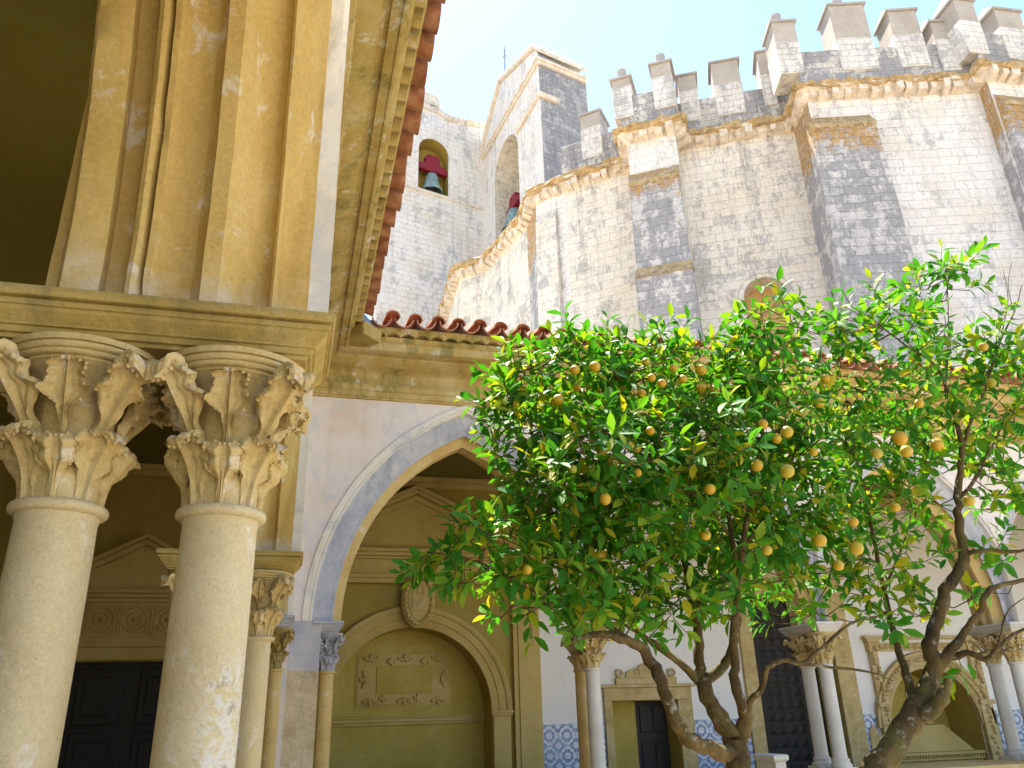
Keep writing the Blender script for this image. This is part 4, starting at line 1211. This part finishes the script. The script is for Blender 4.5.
# buttresses (slightly battered, sloping heads)
def buttress(i, u0, u1, ztop, out0, out1, steps=(), wid=.12, mat='ashlar_dark', cap=True):
    F, L = face(i)
    m = MB()
    lv = [(0.0, out1, wid)] + [(z, o, w) for z, o, w in steps] + [(ztop, out0, 0.0)]
    rows = []
    for z, o, w in lv:
        rows.append([F(u0 - w, z, .05), F(u0 - w, z, -o), F(u1 + w, z, -o), F(u1 + w, z, .05)])
    for a, b in zip(rows[:-1], rows[1:]):
        m.add(a + b, [(0, 1, 5, 4), (1, 2, 6, 5), (2, 3, 7, 6)])
    t = rows[-1]
    ridge = [F(u0, ztop + .55, .02), F(u1, ztop + .55, .02)]
    m.add(t + ridge, [(1, 2, 5, 4), (0, 1, 4), (2, 3, 5)])
    rp(m, 'buttress', M[mat])
    if cap:
        m = MB()
        n = 22
        rnd = random.Random(int(u0 * 100) + i)
        rows = []
        for zz, o in ((ztop - .18, out0 + .03), (ztop - .02, out0 + .02), (ztop + .06, out0 - .02), (ztop + .54, -.03)):
            rows.append([F(u0 - .02 + (u1 - u0 + .04) * k / n, zz + (rnd.uniform(-.10, .10) if zz < ztop - .1 else rnd.uniform(-.03, .03)), -o) for k in range(n + 1)])
        W = n + 1
        m.add([p for r in rows for p in r], [(j * W + k, j * W + k + 1, (j + 1) * W + k + 1, (j + 1) * W + k) for j in range(3) for k in range(n)])
        rp(m, 'lichen_cap', M['lichen_orange'])
buttress(11, .17, 2.45, 18.75, .30, .95)
buttress(7, .38, 2.22, 18.1, .25, .55, steps=((13.9, .62, .06), (14.2, .30, .02)))
F7, _ = face(7)
m = MB(); m.prism([F7(.30, 13.85, -.66), F7(2.32, 13.85, -.66), F7(2.28, 14.35, -.40), F7(.34, 14.35, -.40)], tuple(Vector(F7(0, 0, -.30)) - Vector(F7(0, 0, -.60)))); rp(m, 'offset_course', M['lichen_orange'])
buttress(4, .25, 1.2, 18.9, .2, .5, cap=False, mat='ashlar_warm')
buttress(13, .6, 3.2, 18.9, .3, .9, mat='ashlar_dark')

# ================================================================== BELL GABLE
G0 = (10.93, 32.0); D2 = (-.124, .992); D1 = (.9655, .2604)
def FG(u, z, dep=0.0): return (G0[0] + D2[0] * u + D1[0] * dep, G0[1] + D2[1] * u + D1[1] * dep, z)
bg_ = empty('bell_gable', (11, 36, GROUND), 'tall pale stone bell gable with pointed coping, left of the battlements', 'bell gable')
bp = sub(bg_)
TH = 3.15
m = MB(); arch_front(m, FG, 0, 8.87, 5, 33.2, 5.05, 1.86, 29.7, 23.6); 
m.add([FG(0, 33.2), FG(8.87, 33.2), FG(8.3, 34.1), FG(5.5, 36.3), FG(.3, 34.2), FG(0, 33.6)], [(0, 1, 2, 3, 4, 5)])
bp(m, 'gable_wall', M['ashlar'])
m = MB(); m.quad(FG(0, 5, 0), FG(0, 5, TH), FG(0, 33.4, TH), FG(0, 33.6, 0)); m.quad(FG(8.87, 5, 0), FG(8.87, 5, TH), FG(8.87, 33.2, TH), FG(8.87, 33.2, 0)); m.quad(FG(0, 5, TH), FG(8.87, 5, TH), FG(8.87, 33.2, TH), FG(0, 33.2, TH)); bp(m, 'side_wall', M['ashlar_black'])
m = MB(); arch_reveal(m, FG, 5.05, 1.86, 29.7, 23.6, 2.9); bp(m, 'bell_opening', M['ashlar_warm'], smooth=40)
m = MB(); arch_back(m, FG, 5.05, 1.86, 29.7, 23.6, 2.88); bp(m, 'opening_back', M['ashlar_warm'])
m = MB()
cop = [(-.12, 33.62), (.3, 34.25), (5.5, 36.35), (8.35, 34.15), (9.0, 33.1)]
for (a, b), (c, d) in zip(cop[:-1], cop[1:]):
    m.prism([FG(a, b, -.22), FG(c, d, -.22), FG(c, d + .32, -.22), FG(a, b + .32, -.22)], tuple(Vector(FG(0, 0, TH + .35)) - Vector(FG(0, 0, 0))))
bp(m, 'coping', M['lichen'], bevel=.06)
m = MB()
for o, z0, z1 in ((.22, 33.05, 33.22), (.14, 32.85, 33.05)):
    m.prism([FG(-.0, z0, -o), FG(8.87, z0, -o), FG(8.87, z1 - .002, -o), FG(0, z1 - .002, -o)], tuple(Vector(FG(0, 0, o + .02)) - Vector(FG(0, 0, 0))))
    m.prism([FG(-o, z0, -o), FG(-o, z0, TH), FG(-o, z1 - .002, TH), FG(-o, z1 - .002, -o)], tuple(Vector(FG(o + .02, 0, 0)) - Vector(FG(0, 0, 0))))
bp(m, 'string_course', M['lichen'], bevel=.03)
m = MB()
m.prism([FG(0.0, 30.55, -.16), FG(3.15, 30.55, -.16), FG(3.15, 30.85, -.20), FG(0, 30.85, -.20)], tuple(Vector(FG(0, 0, .19)) - Vector(FG(0, 0, 0))))
m.prism([FG(-.16, 30.55, -.16), FG(-.16, 30.55, 1.2), FG(-.18, 30.85, 1.2), FG(-.18, 30.85, -.20)], tuple(Vector(FG(.19, 0, 0)) - Vector(FG(0, 0, 0))))
bp(m, 'impost_moulding', M['lichen'], bevel=.03)
# lightning rod on the apex
m = MB(); a = FG(5.4, 0, .3); m.tube([(a[0], a[1], 36.3, .05), (a[0], a[1], 38.6, .035), (a[0], a[1], 39.0, .03)], 8); m.lathe([(.02, 38.4), (.10, 38.5), (.12, 38.6), (.06, 38.75), (.02, 39.4)], (a[0], a[1], 0), 10)
tag(m.build('lightning_rod', M['iron']), 'thin grey lightning rod on the apex of the bell gable', 'lightning rod')

# lower wall with the small bell, to the left of the gable
F0 = (9.45, 40.6)
def FT(u, z, dep=0.0): return (F0[0] + D1[0] * u - D2[0] * dep * -1, F0[1] + D1[1] * u + D2[1] * dep, z)
tw = empty('belfry_wall', (6.5, 40, GROUND), 'pale ashlar wall left of the bell gable with a small arched bell niche and a ruined grey top', 'wall')
tp2 = sub(tw)
m = MB(); arch_front(m, FT, -6.3, .6, 5, 35.0, -3.05, 1.0, 32.2, 29.3)
n = 14; rnd = random.Random(3)
tops = [(-6.3 + 6.9 * k / n, 35.75 + .25 * math.sin(k * .5) + rnd.uniform(-.12, .12)) for k in range(n + 1)]
m.add([FT(-6.3, 35.0), FT(.6, 35.0)] + [FT(u, z) for u, z in tops[::-1]], [tuple(range(2 + len(tops)))])
m.quad(FT(-6.3, 5), FT(-6.3, 5, 1.6), FT(-6.3, 35.8, 1.6), FT(-6.3, 35.8))
tp2(m, 'wall', M['ashlar'])
m = MB(); arch_reveal(m, FT, -3.05, 1.0, 32.2, 29.3, 1.1); arch_back(m, FT, -3.05, 1.0, 32.2, 29.3, 1.08); tp2(m, 'bell_niche', M['plaster_ochre'], smooth=40)
m = MB()
for (a, b), (c, d) in zip(tops[:-1], tops[1:]):
    o = rnd.uniform(.08, .2)
    m.prism([FT(a, b - .42, -o), FT(c, d - .42, -o), FT(c, d, -o), FT(a, b, -o)], tuple(Vector(FT(0, 0, 1.9)) - Vector(FT(0, 0, 0))))
tp2(m, 'ruined_top', M['lichen'], bevel=.05)
m = MB()
for (a, b), (c, d) in zip(tops[2:-3], tops[3:-2]):
    m.prism([FT(a, b + .002, .2), FT(c, d + .002, .2), FT(c, d + .45, .9), FT(a, b + .45, .9)], tuple(Vector(FT(0, 0, .6)) - Vector(FT(0, 0, 0))))
tp2(m, 'lead_cap', M['lead'], bevel=.04)
m = MB(); m.prism([FT(-3.85, 36.0, .1), FT(-2.6, 36.0, .1), FT(-2.7, 36.85, .15), FT(-3.8, 36.95, .15)], tuple(Vector(FT(0, 0, .8)) - Vector(FT(0, 0, 0)))); tp2(m, 'chimney_stub', M['lichen'], bevel=.05)
m = MB(); m.prism([FT(-6.35, 29.0, -.10), FT(.5, 29.05, -.10), FT(.5, 29.25, -.10), FT(-6.35, 29.2, -.10)], tuple(Vector(FT(0, 0, .12)) - Vector(FT(0, 0, 0)))); tp2(m, 'string_course', M['ashlar_warm'], bevel=.02)

def bell(name, c, r, h, label, ux, yw, yh, open_=True):
    """c: centre of the bell's rim; ux: horizontal unit vector along the yoke"""
    e = empty(name, c, label, 'bell', 'bells of the church')
    m = MB()
    k = r
    m.lathe([(k * .86, .06 * h), (k * .98, .0), (k * 1.0, .03 * h), (k * .93, .12 * h), (k * .78, .3 * h), (k * .64, .55 * h), (k * .56, .78 * h), (k * .47, .92 * h), (k * .25, 1.0 * h), (k * .02, 1.02 * h)], n=36, caps=False)
    m.lathe([(k * .86, .06 * h), (k * .70, .3 * h), (k * .5, .8 * h), (k * .02, .92 * h)], n=36, caps=False)
    m.build('bell_body', M['bronze'], None, smooth=50, recalc=True).parent = e
    m = MB(); m.tube([(0, 0, .9 * h, .03), (0, 0, .2 * h, .035), (0, 0, .08 * h, .09), (0, 0, -.04 * h, .05)], 10); m.build('clapper', M['iron'], None, smooth=50).parent = e
    m = MB()
    pr = [(-yw, 1.06 * h), (yw, 1.06 * h), (yw, 1.06 * h + .35 * yh), (.55 * yw, 1.06 * h + .45 * yh), (.48 * yw, 1.06 * h + .62 * yh), (.52 * yw, 1.06 * h + .8 * yh), (.34 * yw, 1.06 * h + yh), (-.34 * yw, 1.06 * h + yh), (-.52 * yw, 1.06 * h + .8 * yh), (-.48 * yw, 1.06 * h + .62 * yh), (-.55 * yw, 1.06 * h + .45 * yh), (-yw, 1.06 * h + .35 * yh)]
    t = Vector((-ux[1], ux[0], 0)) * .34
    m.prism([Vector((ux[0] * a, ux[1] * a, b)) - t * .5 for a, b in pr], t)
    m.build('yoke', M['red_yoke'], None, bevel=.03).parent = e
    m = MB()
    for s in (-.12, .12):
        m.tube([Vector((ux[0] * s, ux[1] * s, .98 * h)).to_tuple() + (.035,), Vector((ux[0] * s, ux[1] * s, 1.1 * h + yh * .7)).to_tuple() + (.03,)], 8)
    m.build('hanger_strap', M['iron'], None, smooth=50).parent = e
    return e
c = FT(-3.05, 29.45, .35)
bell('bell', c, .68, 1.40, 'small greenish bell under a red yoke in the arched niche of the left wall', D1, .98, 1.2)
c = FG(5.5, 25.75, .75)
bell('bell', c, .85, 1.5, 'dark bell half hidden behind the battlements in the opening of the bell gable', D2, 1.0, .9)

# ================================================================== ORANGE TREES
TREE_A_LIMBS=[[(2.45,4.4,-0.45,0.0731),(2.458,4.4,-0.238,0.0688),(2.441,4.4,-0.142,0.0602)],
[(2.458,4.4,-0.238,0.0516),(2.275,4.3,-0.199,0.043),(2.079,4.2,-0.137,0.0387),(1.985,4.15,-0.048,0.0361),(1.939,4.12,0.074,0.0344),(1.872,4.1,0.216,0.031),(1.814,4.08,0.294,0.0292),(1.711,4.05,0.347,0.0241),(1.539,4.0,0.378,0.0172),(1.37,3.95,0.345,0.0103)],
[(1.814,4.08,0.294,0.0172),(1.583,4.1,0.458,0.0138),(1.367,4.1,0.558,0.0103),(1.152,4.1,0.633,0.0086),(0.928,4.05,0.738,0.006),(0.651,4.0,0.774,0.0026)],
[(1.367,4.1,0.558,0.0069),(1.173,4.0,0.504,0.0052),(1.005,3.95,0.536,0.0043),(0.843,3.9,0.623,0.0026)],
[(2.441,4.4,-0.142,0.0559),(2.376,4.45,-0.005,0.0473),(2.339,4.5,0.141,0.043),(2.338,4.5,0.278,0.031),(2.348,4.5,0.458,0.0275),(2.329,4.5,0.678,0.0224),(2.324,4.55,0.991,0.0172),(2.31,4.6,1.39,0.0129),(2.261,4.6,1.801,0.0077),(2.187,4.6,2.158,0.0043)],
[(2.339,4.5,0.141,0.0258),(2.282,4.6,0.262,0.0224),(2.19,4.7,0.361,0.0189),(2.09,4.75,0.46,0.0155),(1.928,4.8,0.656,0.012),(1.75,4.8,0.963,0.0086),(1.606,4.8,1.413,0.006),(1.457,4.8,1.961,0.0034)],
[(2.324,4.5,0.168,0.0189),(2.108,4.4,0.3,0.0138),(1.971,4.35,0.378,0.0103),(1.778,4.3,0.47,0.0069)],
[(2.353,4.5,0.146,0.0344),(2.499,4.45,0.284,0.0275),(2.546,4.4,0.436,0.0224),(2.594,4.4,0.667,0.0189),(2.575,4.35,0.957,0.0146),(2.52,4.3,1.381,0.0103),(2.478,4.3,1.844,0.0052)],
[(2.575,4.35,0.957,0.0103),(2.303,4.2,1.156,0.0077),(1.91,4.0,1.321,0.0052),(1.639,3.9,1.449,0.0034)],
[(2.471,4.4,-0.153,0.0516),(2.503,4.35,-0.041,0.0387),(2.453,4.3,0.104,0.0292),(2.453,4.3,0.274,0.0258),(2.491,4.25,0.587,0.0224),(2.567,4.25,0.877,0.0172),(2.724,4.3,1.262,0.0129),(2.886,4.3,1.735,0.0086),(3.028,4.3,2.401,0.0043)],
[(2.567,4.25,0.877,0.0103),(2.876,4.3,1.204,0.0077),(3.203,4.4,1.651,0.0052),(3.376,4.4,1.95,0.0034)],
[(2.503,4.35,-0.041,0.0224),(2.532,4.3,0.051,0.0189),(2.574,4.25,0.111,0.0163),(2.599,4.2,0.213,0.0146),(2.675,4.15,0.251,0.0129),(2.745,4.1,0.226,0.012),(2.864,4.1,0.288,0.0103),(3.104,4.1,0.438,0.0077),(3.302,4.1,0.483,0.0043)],
[(2.745,4.1,0.226,0.0086),(3.024,4.15,0.205,0.0077),(3.255,4.2,0.183,0.006),(3.398,4.2,0.132,0.0034)]]
TREE_A_CLUMPS=[(1.575,4.5,2.027,0.484,0.271,1),
(2.18,4.6,2.083,0.542,0.284,1),
(2.737,4.5,2.051,0.443,0.341,1),
(3.021,4.3,2.362,0.178,0.246,0.8),
(1.266,4.4,1.598,0.272,0.302,0.9),
(1.692,4.2,1.432,0.44,0.293,1),
(2.33,4.3,1.5,0.466,0.341,1),
(2.972,4.4,1.707,0.364,0.397,1),
(1.46,4.3,1.089,0.402,0.258,1),
(1.904,4.2,0.994,0.401,0.286,1),
(2.533,4.4,1.09,0.402,0.309,1),
(3.121,4.5,1.265,0.295,0.394,1),
(0.891,4.0,0.739,0.228,0.127,0.55),
(1.236,4.1,0.701,0.263,0.147,0.9),
(1.694,4.2,0.655,0.33,0.192,0.9),
(2.162,4.3,0.647,0.287,0.184,0.7),
(1.805,4.1,0.407,0.159,0.074,0.5),
(1.407,4.0,0.422,0.152,0.071,0.5),
(1.203,4.5,1.826,0.125,0.187,0.6),
(0.661,4.0,0.759,0.07,0.1,0.8),
(2.825,4.5,0.806,0.219,0.219,0.6),
(1.948,4.25,0.594,0.336,0.146,0.8),
(1.531,4.1,0.519,0.237,0.105,0.7),
(2.424,4.3,0.605,0.232,0.163,0.7),
(0.876,4.0,0.814,0.245,0.122,0.7),
(0.773,4.0,0.677,0.19,0.08,0.6),
(1.136,4.05,0.56,0.215,0.102,0.8),
(2.212,3.95,1.442,0.345,0.345,0.35),
(1.506,3.9,1.213,0.322,0.322,0.35)]
TREE_A_FRUIT=[(1.383,4.006,1.649,0.031),
(1.647,4.059,1.367,0.038),
(1.656,3.942,1.275,0.0335),
(1.566,4.038,1.159,0.037),
(1.599,4.073,0.789,0.0361),
(2.55,3.939,1.303,0.0387),
(2.113,3.733,1.088,0.03),
(2.081,3.78,0.853,0.03),
(1.83,3.794,1.419,0.03),
(1.903,4.011,1.729,0.0357),
(1.89,3.885,1.876,0.0317),
(2.115,3.989,1.902,0.0328),
(2.321,4.031,1.925,0.0335),
(2.324,4.058,1.816,0.0334),
(2.388,4.014,1.791,0.0332),
(1.896,3.729,1.679,0.0303),
(1.857,3.768,1.725,0.0306),
(1.527,3.777,1.767,0.0302),
(1.409,3.78,1.739,0.03),
(1.508,4.023,1.737,0.03),
(1.821,3.976,1.376,0.0309),
(1.757,3.849,1.194,0.03),
(1.706,3.807,1.329,0.03),
(1.354,3.758,1.168,0.03),
(1.519,3.748,1.015,0.03),
(2.794,4.065,1.523,0.0372),
(2.578,3.858,1.53,0.03),
(1.116,3.831,0.665,0.03),
(2.509,3.898,0.806,0.0301),
(1.656,4.029,1.694,0.03),
(2.128,3.911,1.799,0.03),
(2.497,4.064,1.477,0.03),
(2.596,3.726,1.21,0.0394),
(2.657,3.754,1.452,0.0365),
(2.902,3.881,1.387,0.0335)]
TREE_B_LIMBS=[[(3.092,4.2,-0.466,0.0757),(3.257,4.2,-0.256,0.0722),(3.445,4.2,-0.087,0.0688),(3.593,4.2,0.037,0.0619),(3.714,4.2,0.199,0.0516),(3.707,4.2,0.329,0.043),(3.817,4.2,0.52,0.0387),(3.936,4.2,0.682,0.0361),(4.087,4.2,0.839,0.0327),(4.139,4.2,1.097,0.0258),(4.189,4.2,1.298,0.0224),(4.293,4.2,1.544,0.0189),(4.313,4.2,1.723,0.0163),(4.312,4.2,1.98,0.0112),(4.256,4.2,2.203,0.0086),(4.041,4.2,2.338,0.006),(3.868,4.2,2.477,0.0034)],
[(4.304,4.2,1.58,0.0146),(4.457,4.2,1.82,0.0112),(4.636,4.2,2.043,0.0095),(4.835,4.15,2.415,0.0077),(4.988,4.1,2.65,0.0052),(5.143,4.1,2.896,0.0026)],
[(4.835,4.15,2.415,0.0052),(4.965,4.1,2.748,0.0034),(5.003,4.1,3.008,0.0017)],
[(4.933,4.1,2.595,0.0034),(5.003,4.05,2.577,0.0026),(5.143,4.0,2.715,0.0017)],
[(4.988,4.1,2.65,0.0034),(5.008,4.1,2.88,0.0026),(5.114,4.1,3.092,0.0013)],
[(4.17,4.2,1.23,0.0138),(4.348,4.2,1.373,0.012),(4.539,4.2,1.593,0.0103),(4.739,4.2,1.825,0.0086),(4.995,4.2,2.071,0.0052)],
[(4.096,4.2,0.871,0.0172),(4.183,4.1,0.885,0.0138),(4.32,4.05,0.867,0.0112),(4.508,4.0,0.886,0.0077)],
[(3.714,4.2,0.199,0.043),(3.774,4.15,0.268,0.0301),(3.89,4.1,0.404,0.0224),(3.981,4.05,0.502,0.0189),(4.018,4.0,0.612,0.0172),(4.166,4.0,0.661,0.0146),(4.443,4.0,0.701,0.0103)],
[(3.801,4.2,0.254,0.0258),(3.873,4.1,0.274,0.0172),(3.934,4.05,0.232,0.0155),(3.987,4.0,0.283,0.0129),(4.121,4.0,0.366,0.0103),(4.298,3.95,0.434,0.0069)],
[(3.987,4.0,0.283,0.0086),(4.074,4.0,0.422,0.006),(4.157,4.0,0.52,0.0043),(4.332,4.0,0.598,0.0026)],
[(3.549,4.25,-0.004,0.0301),(3.585,4.3,0.139,0.0258),(3.64,4.4,0.316,0.0224),(3.667,4.45,0.5,0.0189),(3.708,4.5,0.693,0.0172),(3.709,4.5,0.886,0.0138),(3.709,4.5,1.219,0.0103),(3.701,4.5,1.641,0.0069),(3.717,4.5,2.091,0.0034)],
[(3.708,4.5,0.693,0.0103),(4.041,4.6,1.047,0.0077),(4.328,4.7,1.512,0.0052),(4.405,4.7,1.981,0.0034)],
[(4.278,4.2,1.978,0.0069),(4.456,4.25,2.361,0.0052),(4.575,4.25,2.783,0.0034),(4.635,4.25,3.092,0.0017)],
[(3.505,4.15,-0.058,0.0473),(3.57,4.1,-0.008,0.043),(3.624,4.08,0.054,0.0344),(3.663,4.07,0.127,0.0224)]]
TREE_B_CLUMPS=[(4.584,4.25,2.912,0.286,0.263,0.8),
(3.966,4.3,2.561,0.361,0.231,0.8),
(3.568,4.4,2.385,0.256,0.256,0.9),
(4.617,4.3,2.399,0.404,0.33,0.8),
(4.904,4.2,2.064,0.286,0.394,0.8),
(3.918,4.4,2.029,0.459,0.339,0.9),
(4.536,4.4,1.807,0.393,0.357,0.8),
(3.514,4.5,1.703,0.379,0.345,1),
(4.001,4.5,1.37,0.413,0.33,0.9),
(4.664,4.3,1.416,0.31,0.331,0.7),
(3.509,4.5,0.947,0.313,0.274,0.9),
(3.883,4.4,0.858,0.234,0.221,0.5),
(4.231,4.1,0.793,0.224,0.175,0.35),
(3.519,4.3,0.53,0.183,0.159,0.8),
(3.928,4.2,0.473,0.146,0.183,0.5),
(3.156,4.6,0.702,0.353,0.244,0.7),
(3.919,4.1,0.263,0.129,0.094,0.4),
(4.062,4.0,0.338,0.094,0.07,0.4),
(3.098,4.4,2.551,0.169,0.212,0.55)]
TREE_B_FRUIT=[(3.621,3.98,1.548,0.0448),
(3.425,3.736,1.375,0.0376),
(3.062,3.871,0.825,0.0402),
(2.831,3.747,0.703,0.0345),
(2.753,3.761,0.839,0.0348),
(3.406,3.897,1.077,0.0336),
(3.988,3.934,1.153,0.0395),
(3.716,3.86,1.744,0.0358),
(4.42,3.928,2.232,0.0388),
(3.204,4.035,1.94,0.0365),
(3.079,3.978,1.747,0.0354),
(3.251,3.775,1.364,0.03),
(4.577,4.083,2.046,0.0346),
(3.992,4.081,1.56,0.0418),
(3.059,3.849,0.97,0.0324)]
def build_tree(name, loc, label, limbs, clumps, fruit, seed, shoots_per_m2, yellow=.10):
    rnd = random.Random(seed)
    e = empty(name, loc, label, 'tree', 'orange trees in the cloister garden')
    inv = Matrix.Translation(-Vector(loc))
    def att(mb, nm, mat, **kw):
        o = mb.build(nm, mat, None, **kw); o.parent = e; o.matrix_parent_inverse = inv; return o
    def smooth(path, k=4):
        out = []
        n = len(path)
        for i in range(n - 1):
            p0 = path[max(i - 1, 0)]; p1 = path[i]; p2 = path[i + 1]; p3 = path[min(i + 2, n - 1)]
            for j in range(k):
                f = j / k
                q = [0.5 * ((2 * p1[c]) + (-p0[c] + p2[c]) * f + (2 * p0[c] - 5 * p1[c] + 4 * p2[c] - p3[c]) * f * f + (-p0[c] + 3 * p1[c] - 3 * p2[c] + p3[c]) * f ** 3) for c in range(3)]
                rr = p1[3] + (p2[3] - p1[3]) * f
                jj = min(.012, rr * .35)
                out.append((q[0] + rnd.uniform(-jj, jj), q[1] + rnd.uniform(-jj, jj), q[2] + rnd.uniform(-jj, jj), max(.002, rr * rnd.uniform(.93, 1.08))))
        out.append(tuple(path[-1]))
        return out
    pts = []
    for k, path in enumerate(limbs):
        p = list(path)
        if k == 0:
            b = p[0]
            p = [(loc[0], loc[1], GROUND - .05, b[3] * 1.5), (loc[0] + .02, loc[1], GROUND + .15, b[3] * 1.2), ((loc[0] + b[0]) / 2, (loc[1] + b[1]) / 2, (GROUND + b[2]) / 2, b[3] * 1.05)] + p
        s = smooth(p)
        m = MB(); m.tube(s, 12 if k < 2 else 9, wob=.10)
        att(m, 'trunk' if k == 0 else 'limb', M['bark'], smooth=60)
        pts += [q for q in s if q[3] < .03]
    # shoots
    tw = MB(); lf = MB(); lf.tint = []
    FWD = Vector((.2475, .8899, .3832))
    nodes = [Vector(q[:3]) for q in pts]
    shoots = []
    for (cx, cy, cz, rx, rz, den) in clumps:
        n = int(shoots_per_m2 * 3.14 * rx * rz * den)
        ry = .5 * (rx + rz) * 1.25
        for k in range(n):
            while True:
                a = Vector((rnd.uniform(-1, 1), rnd.uniform(-1, 1), rnd.uniform(-1, 1)))
                if .15 < a.length < 1: break
            p = Vector((cx + a.x * rx, cy + a.y * ry, cz + a.z * rz))
            shoots.append((p, a))
    grown = list(nodes)
    for p, a in shoots:
        near = min(grown, key=lambda q: (q - p).length_squared + (0.15 if q.z > p.z + .1 else 0))
        d = p - near
        L = d.length
        ax = (d.normalized() * .6 + Vector((a.x * .5, a.y * .5, .35 + .3 * a.z)) + Vector((rnd.uniform(-.4, .4), rnd.uniform(-.4, .4), rnd.uniform(-.3, .3)))).normalized()
        tip = p + ax * rnd.uniform(.09, .17)
        mid = near + d * .5 + Vector((rnd.uniform(-.05, .05), rnd.uniform(-.05, .05), -.03 - .04 * L))
        tw.tube([(*near, .0045 if L > .15 else .003), (*mid, .0036), (*p, .0028), (*tip, .0012)], 4)
        if rnd.random() < .35: grown.append(p)
        # leaves, spiralling round the shoot
        nl = rnd.randint(7, 11)
        base_t = rnd.random()
        ref = ax.cross(Vector((.3, .5, .8))).normalized(); ref2 = ax.cross(ref)
        ph = rnd.random() * 6.28
        for i in range(nl):
            f = (i + .5) / nl
            o = p + (tip - p) * (f * 1.25 - .35)
            an = ph + i * 2.4
            side = ref * math.cos(an) + ref2 * math.sin(an)
            ld = (side * rnd.uniform(.75, 1.1) + ax * (.25 + .75 * f) + Vector((0, 0, rnd.uniform(-.45, .12)))).normalized()
            ll = rnd.uniform(.082, .130) * (1.0 - .25 * (f > .85)); lw = ll * rnd.uniform(.36, .46)
            wd = ld.cross(ax + Vector((0, 0, .6)) + Vector((rnd.uniform(-.5, .5), rnd.uniform(-.5, .5), 0)))
            if wd.length < 1e-3: continue
            wd.normalize()
            up = wd.cross(ld)
            if up.z < 0 and rnd.random() < .8: up = -up
            fold = rnd.uniform(.12, .32); droop = rnd.uniform(.02, .28)
            V = []
            st = o + ld * .012
            def q(t, s, h=0):
                return st + ld * (ll * t) + wd * (lw * s) + up * (lw * fold * abs(s) * 1.6 - droop * ll * t * t + h)
            V = [q(0, 0), q(.22, -.30), q(.22, 0), q(.22, .30), q(.5, -.5), q(.5, 0), q(.5, .5), q(.78, -.34), q(.78, 0), q(.78, .34), q(1.0, 0)]
            lf.add([v.to_tuple() for v in V], [(0, 2, 1), (0, 3, 2), (1, 2, 5, 4), (2, 3, 6, 5), (4, 5, 8, 7), (5, 6, 9, 8), (7, 8, 10), (8, 9, 10)])
            t = .22 + .62 * rnd.random() * (.5 + base_t)
            if rnd.random() < yellow: t = rnd.uniform(.86, .95)
            if rnd.random() < yellow * .35: t = 1.0
            lf.tint += [min(1, max(0, t))] * 8
            lf_n = len(lf.v)
    att(tw, 'twigs', M['bark'], recalc=False)
    att(lf, 'foliage', M['leaf'], smooth=70, recalc=False)
    om = MB()
    om.lathe([(.08, 1.0), (.10, .965), (.30, .955), (.55, .85), (.80, .62), (.96, .30), (1.0, 0), (.96, -.30), (.80, -.60), (.55, -.83), (.30, -.95), (.08, -.99), (.02, -.975)], n=20)
    cal = MB(); cal.lathe([(.14, .99), (.16, 1.02), (.05, 1.05), (.045, 1.5), (.02, 1.52)], n=7)
    first = None
    for (x, y, z, r) in fruit:
        if first is None:
            o = om.build('orange', M['peel'], None, smooth=70); cm = cal.build('stalk', M['bark'], None, smooth=50); cm.parent = o; first = (o, cm)
        else:
            o = first[0].copy(); col.objects.link(o); c = first[1].copy(); col.objects.link(c); c.parent = o
        o.parent = e; o.matrix_parent_inverse = Matrix.Identity(4)
        o.location = (x - loc[0], y - loc[1], z - loc[2])
        r *= rnd.uniform(.78, 1.06)
        o.scale = (r, r * rnd.uniform(.95, 1.05), r * rnd.uniform(.93, 1.02))
        o.rotation_euler = (rnd.uniform(-.5, .5), rnd.uniform(-.5, .5), rnd.uniform(0, 6))
    return e

build_tree('orange_tree', (2.62, 4.45, GROUND), 'bushy orange tree in the centre, hung with ripe fruit, its trunk forking low down', TREE_A_LIMBS, TREE_A_CLUMPS, TREE_A_FRUIT, 21, 158)
build_tree('orange_tree', (3.0, 4.2, GROUND), 'taller looser orange tree on the right with a thick leaning knobbly trunk and bare twigs', TREE_B_LIMBS, TREE_B_CLUMPS, TREE_B_FRUIT, 22, 100)
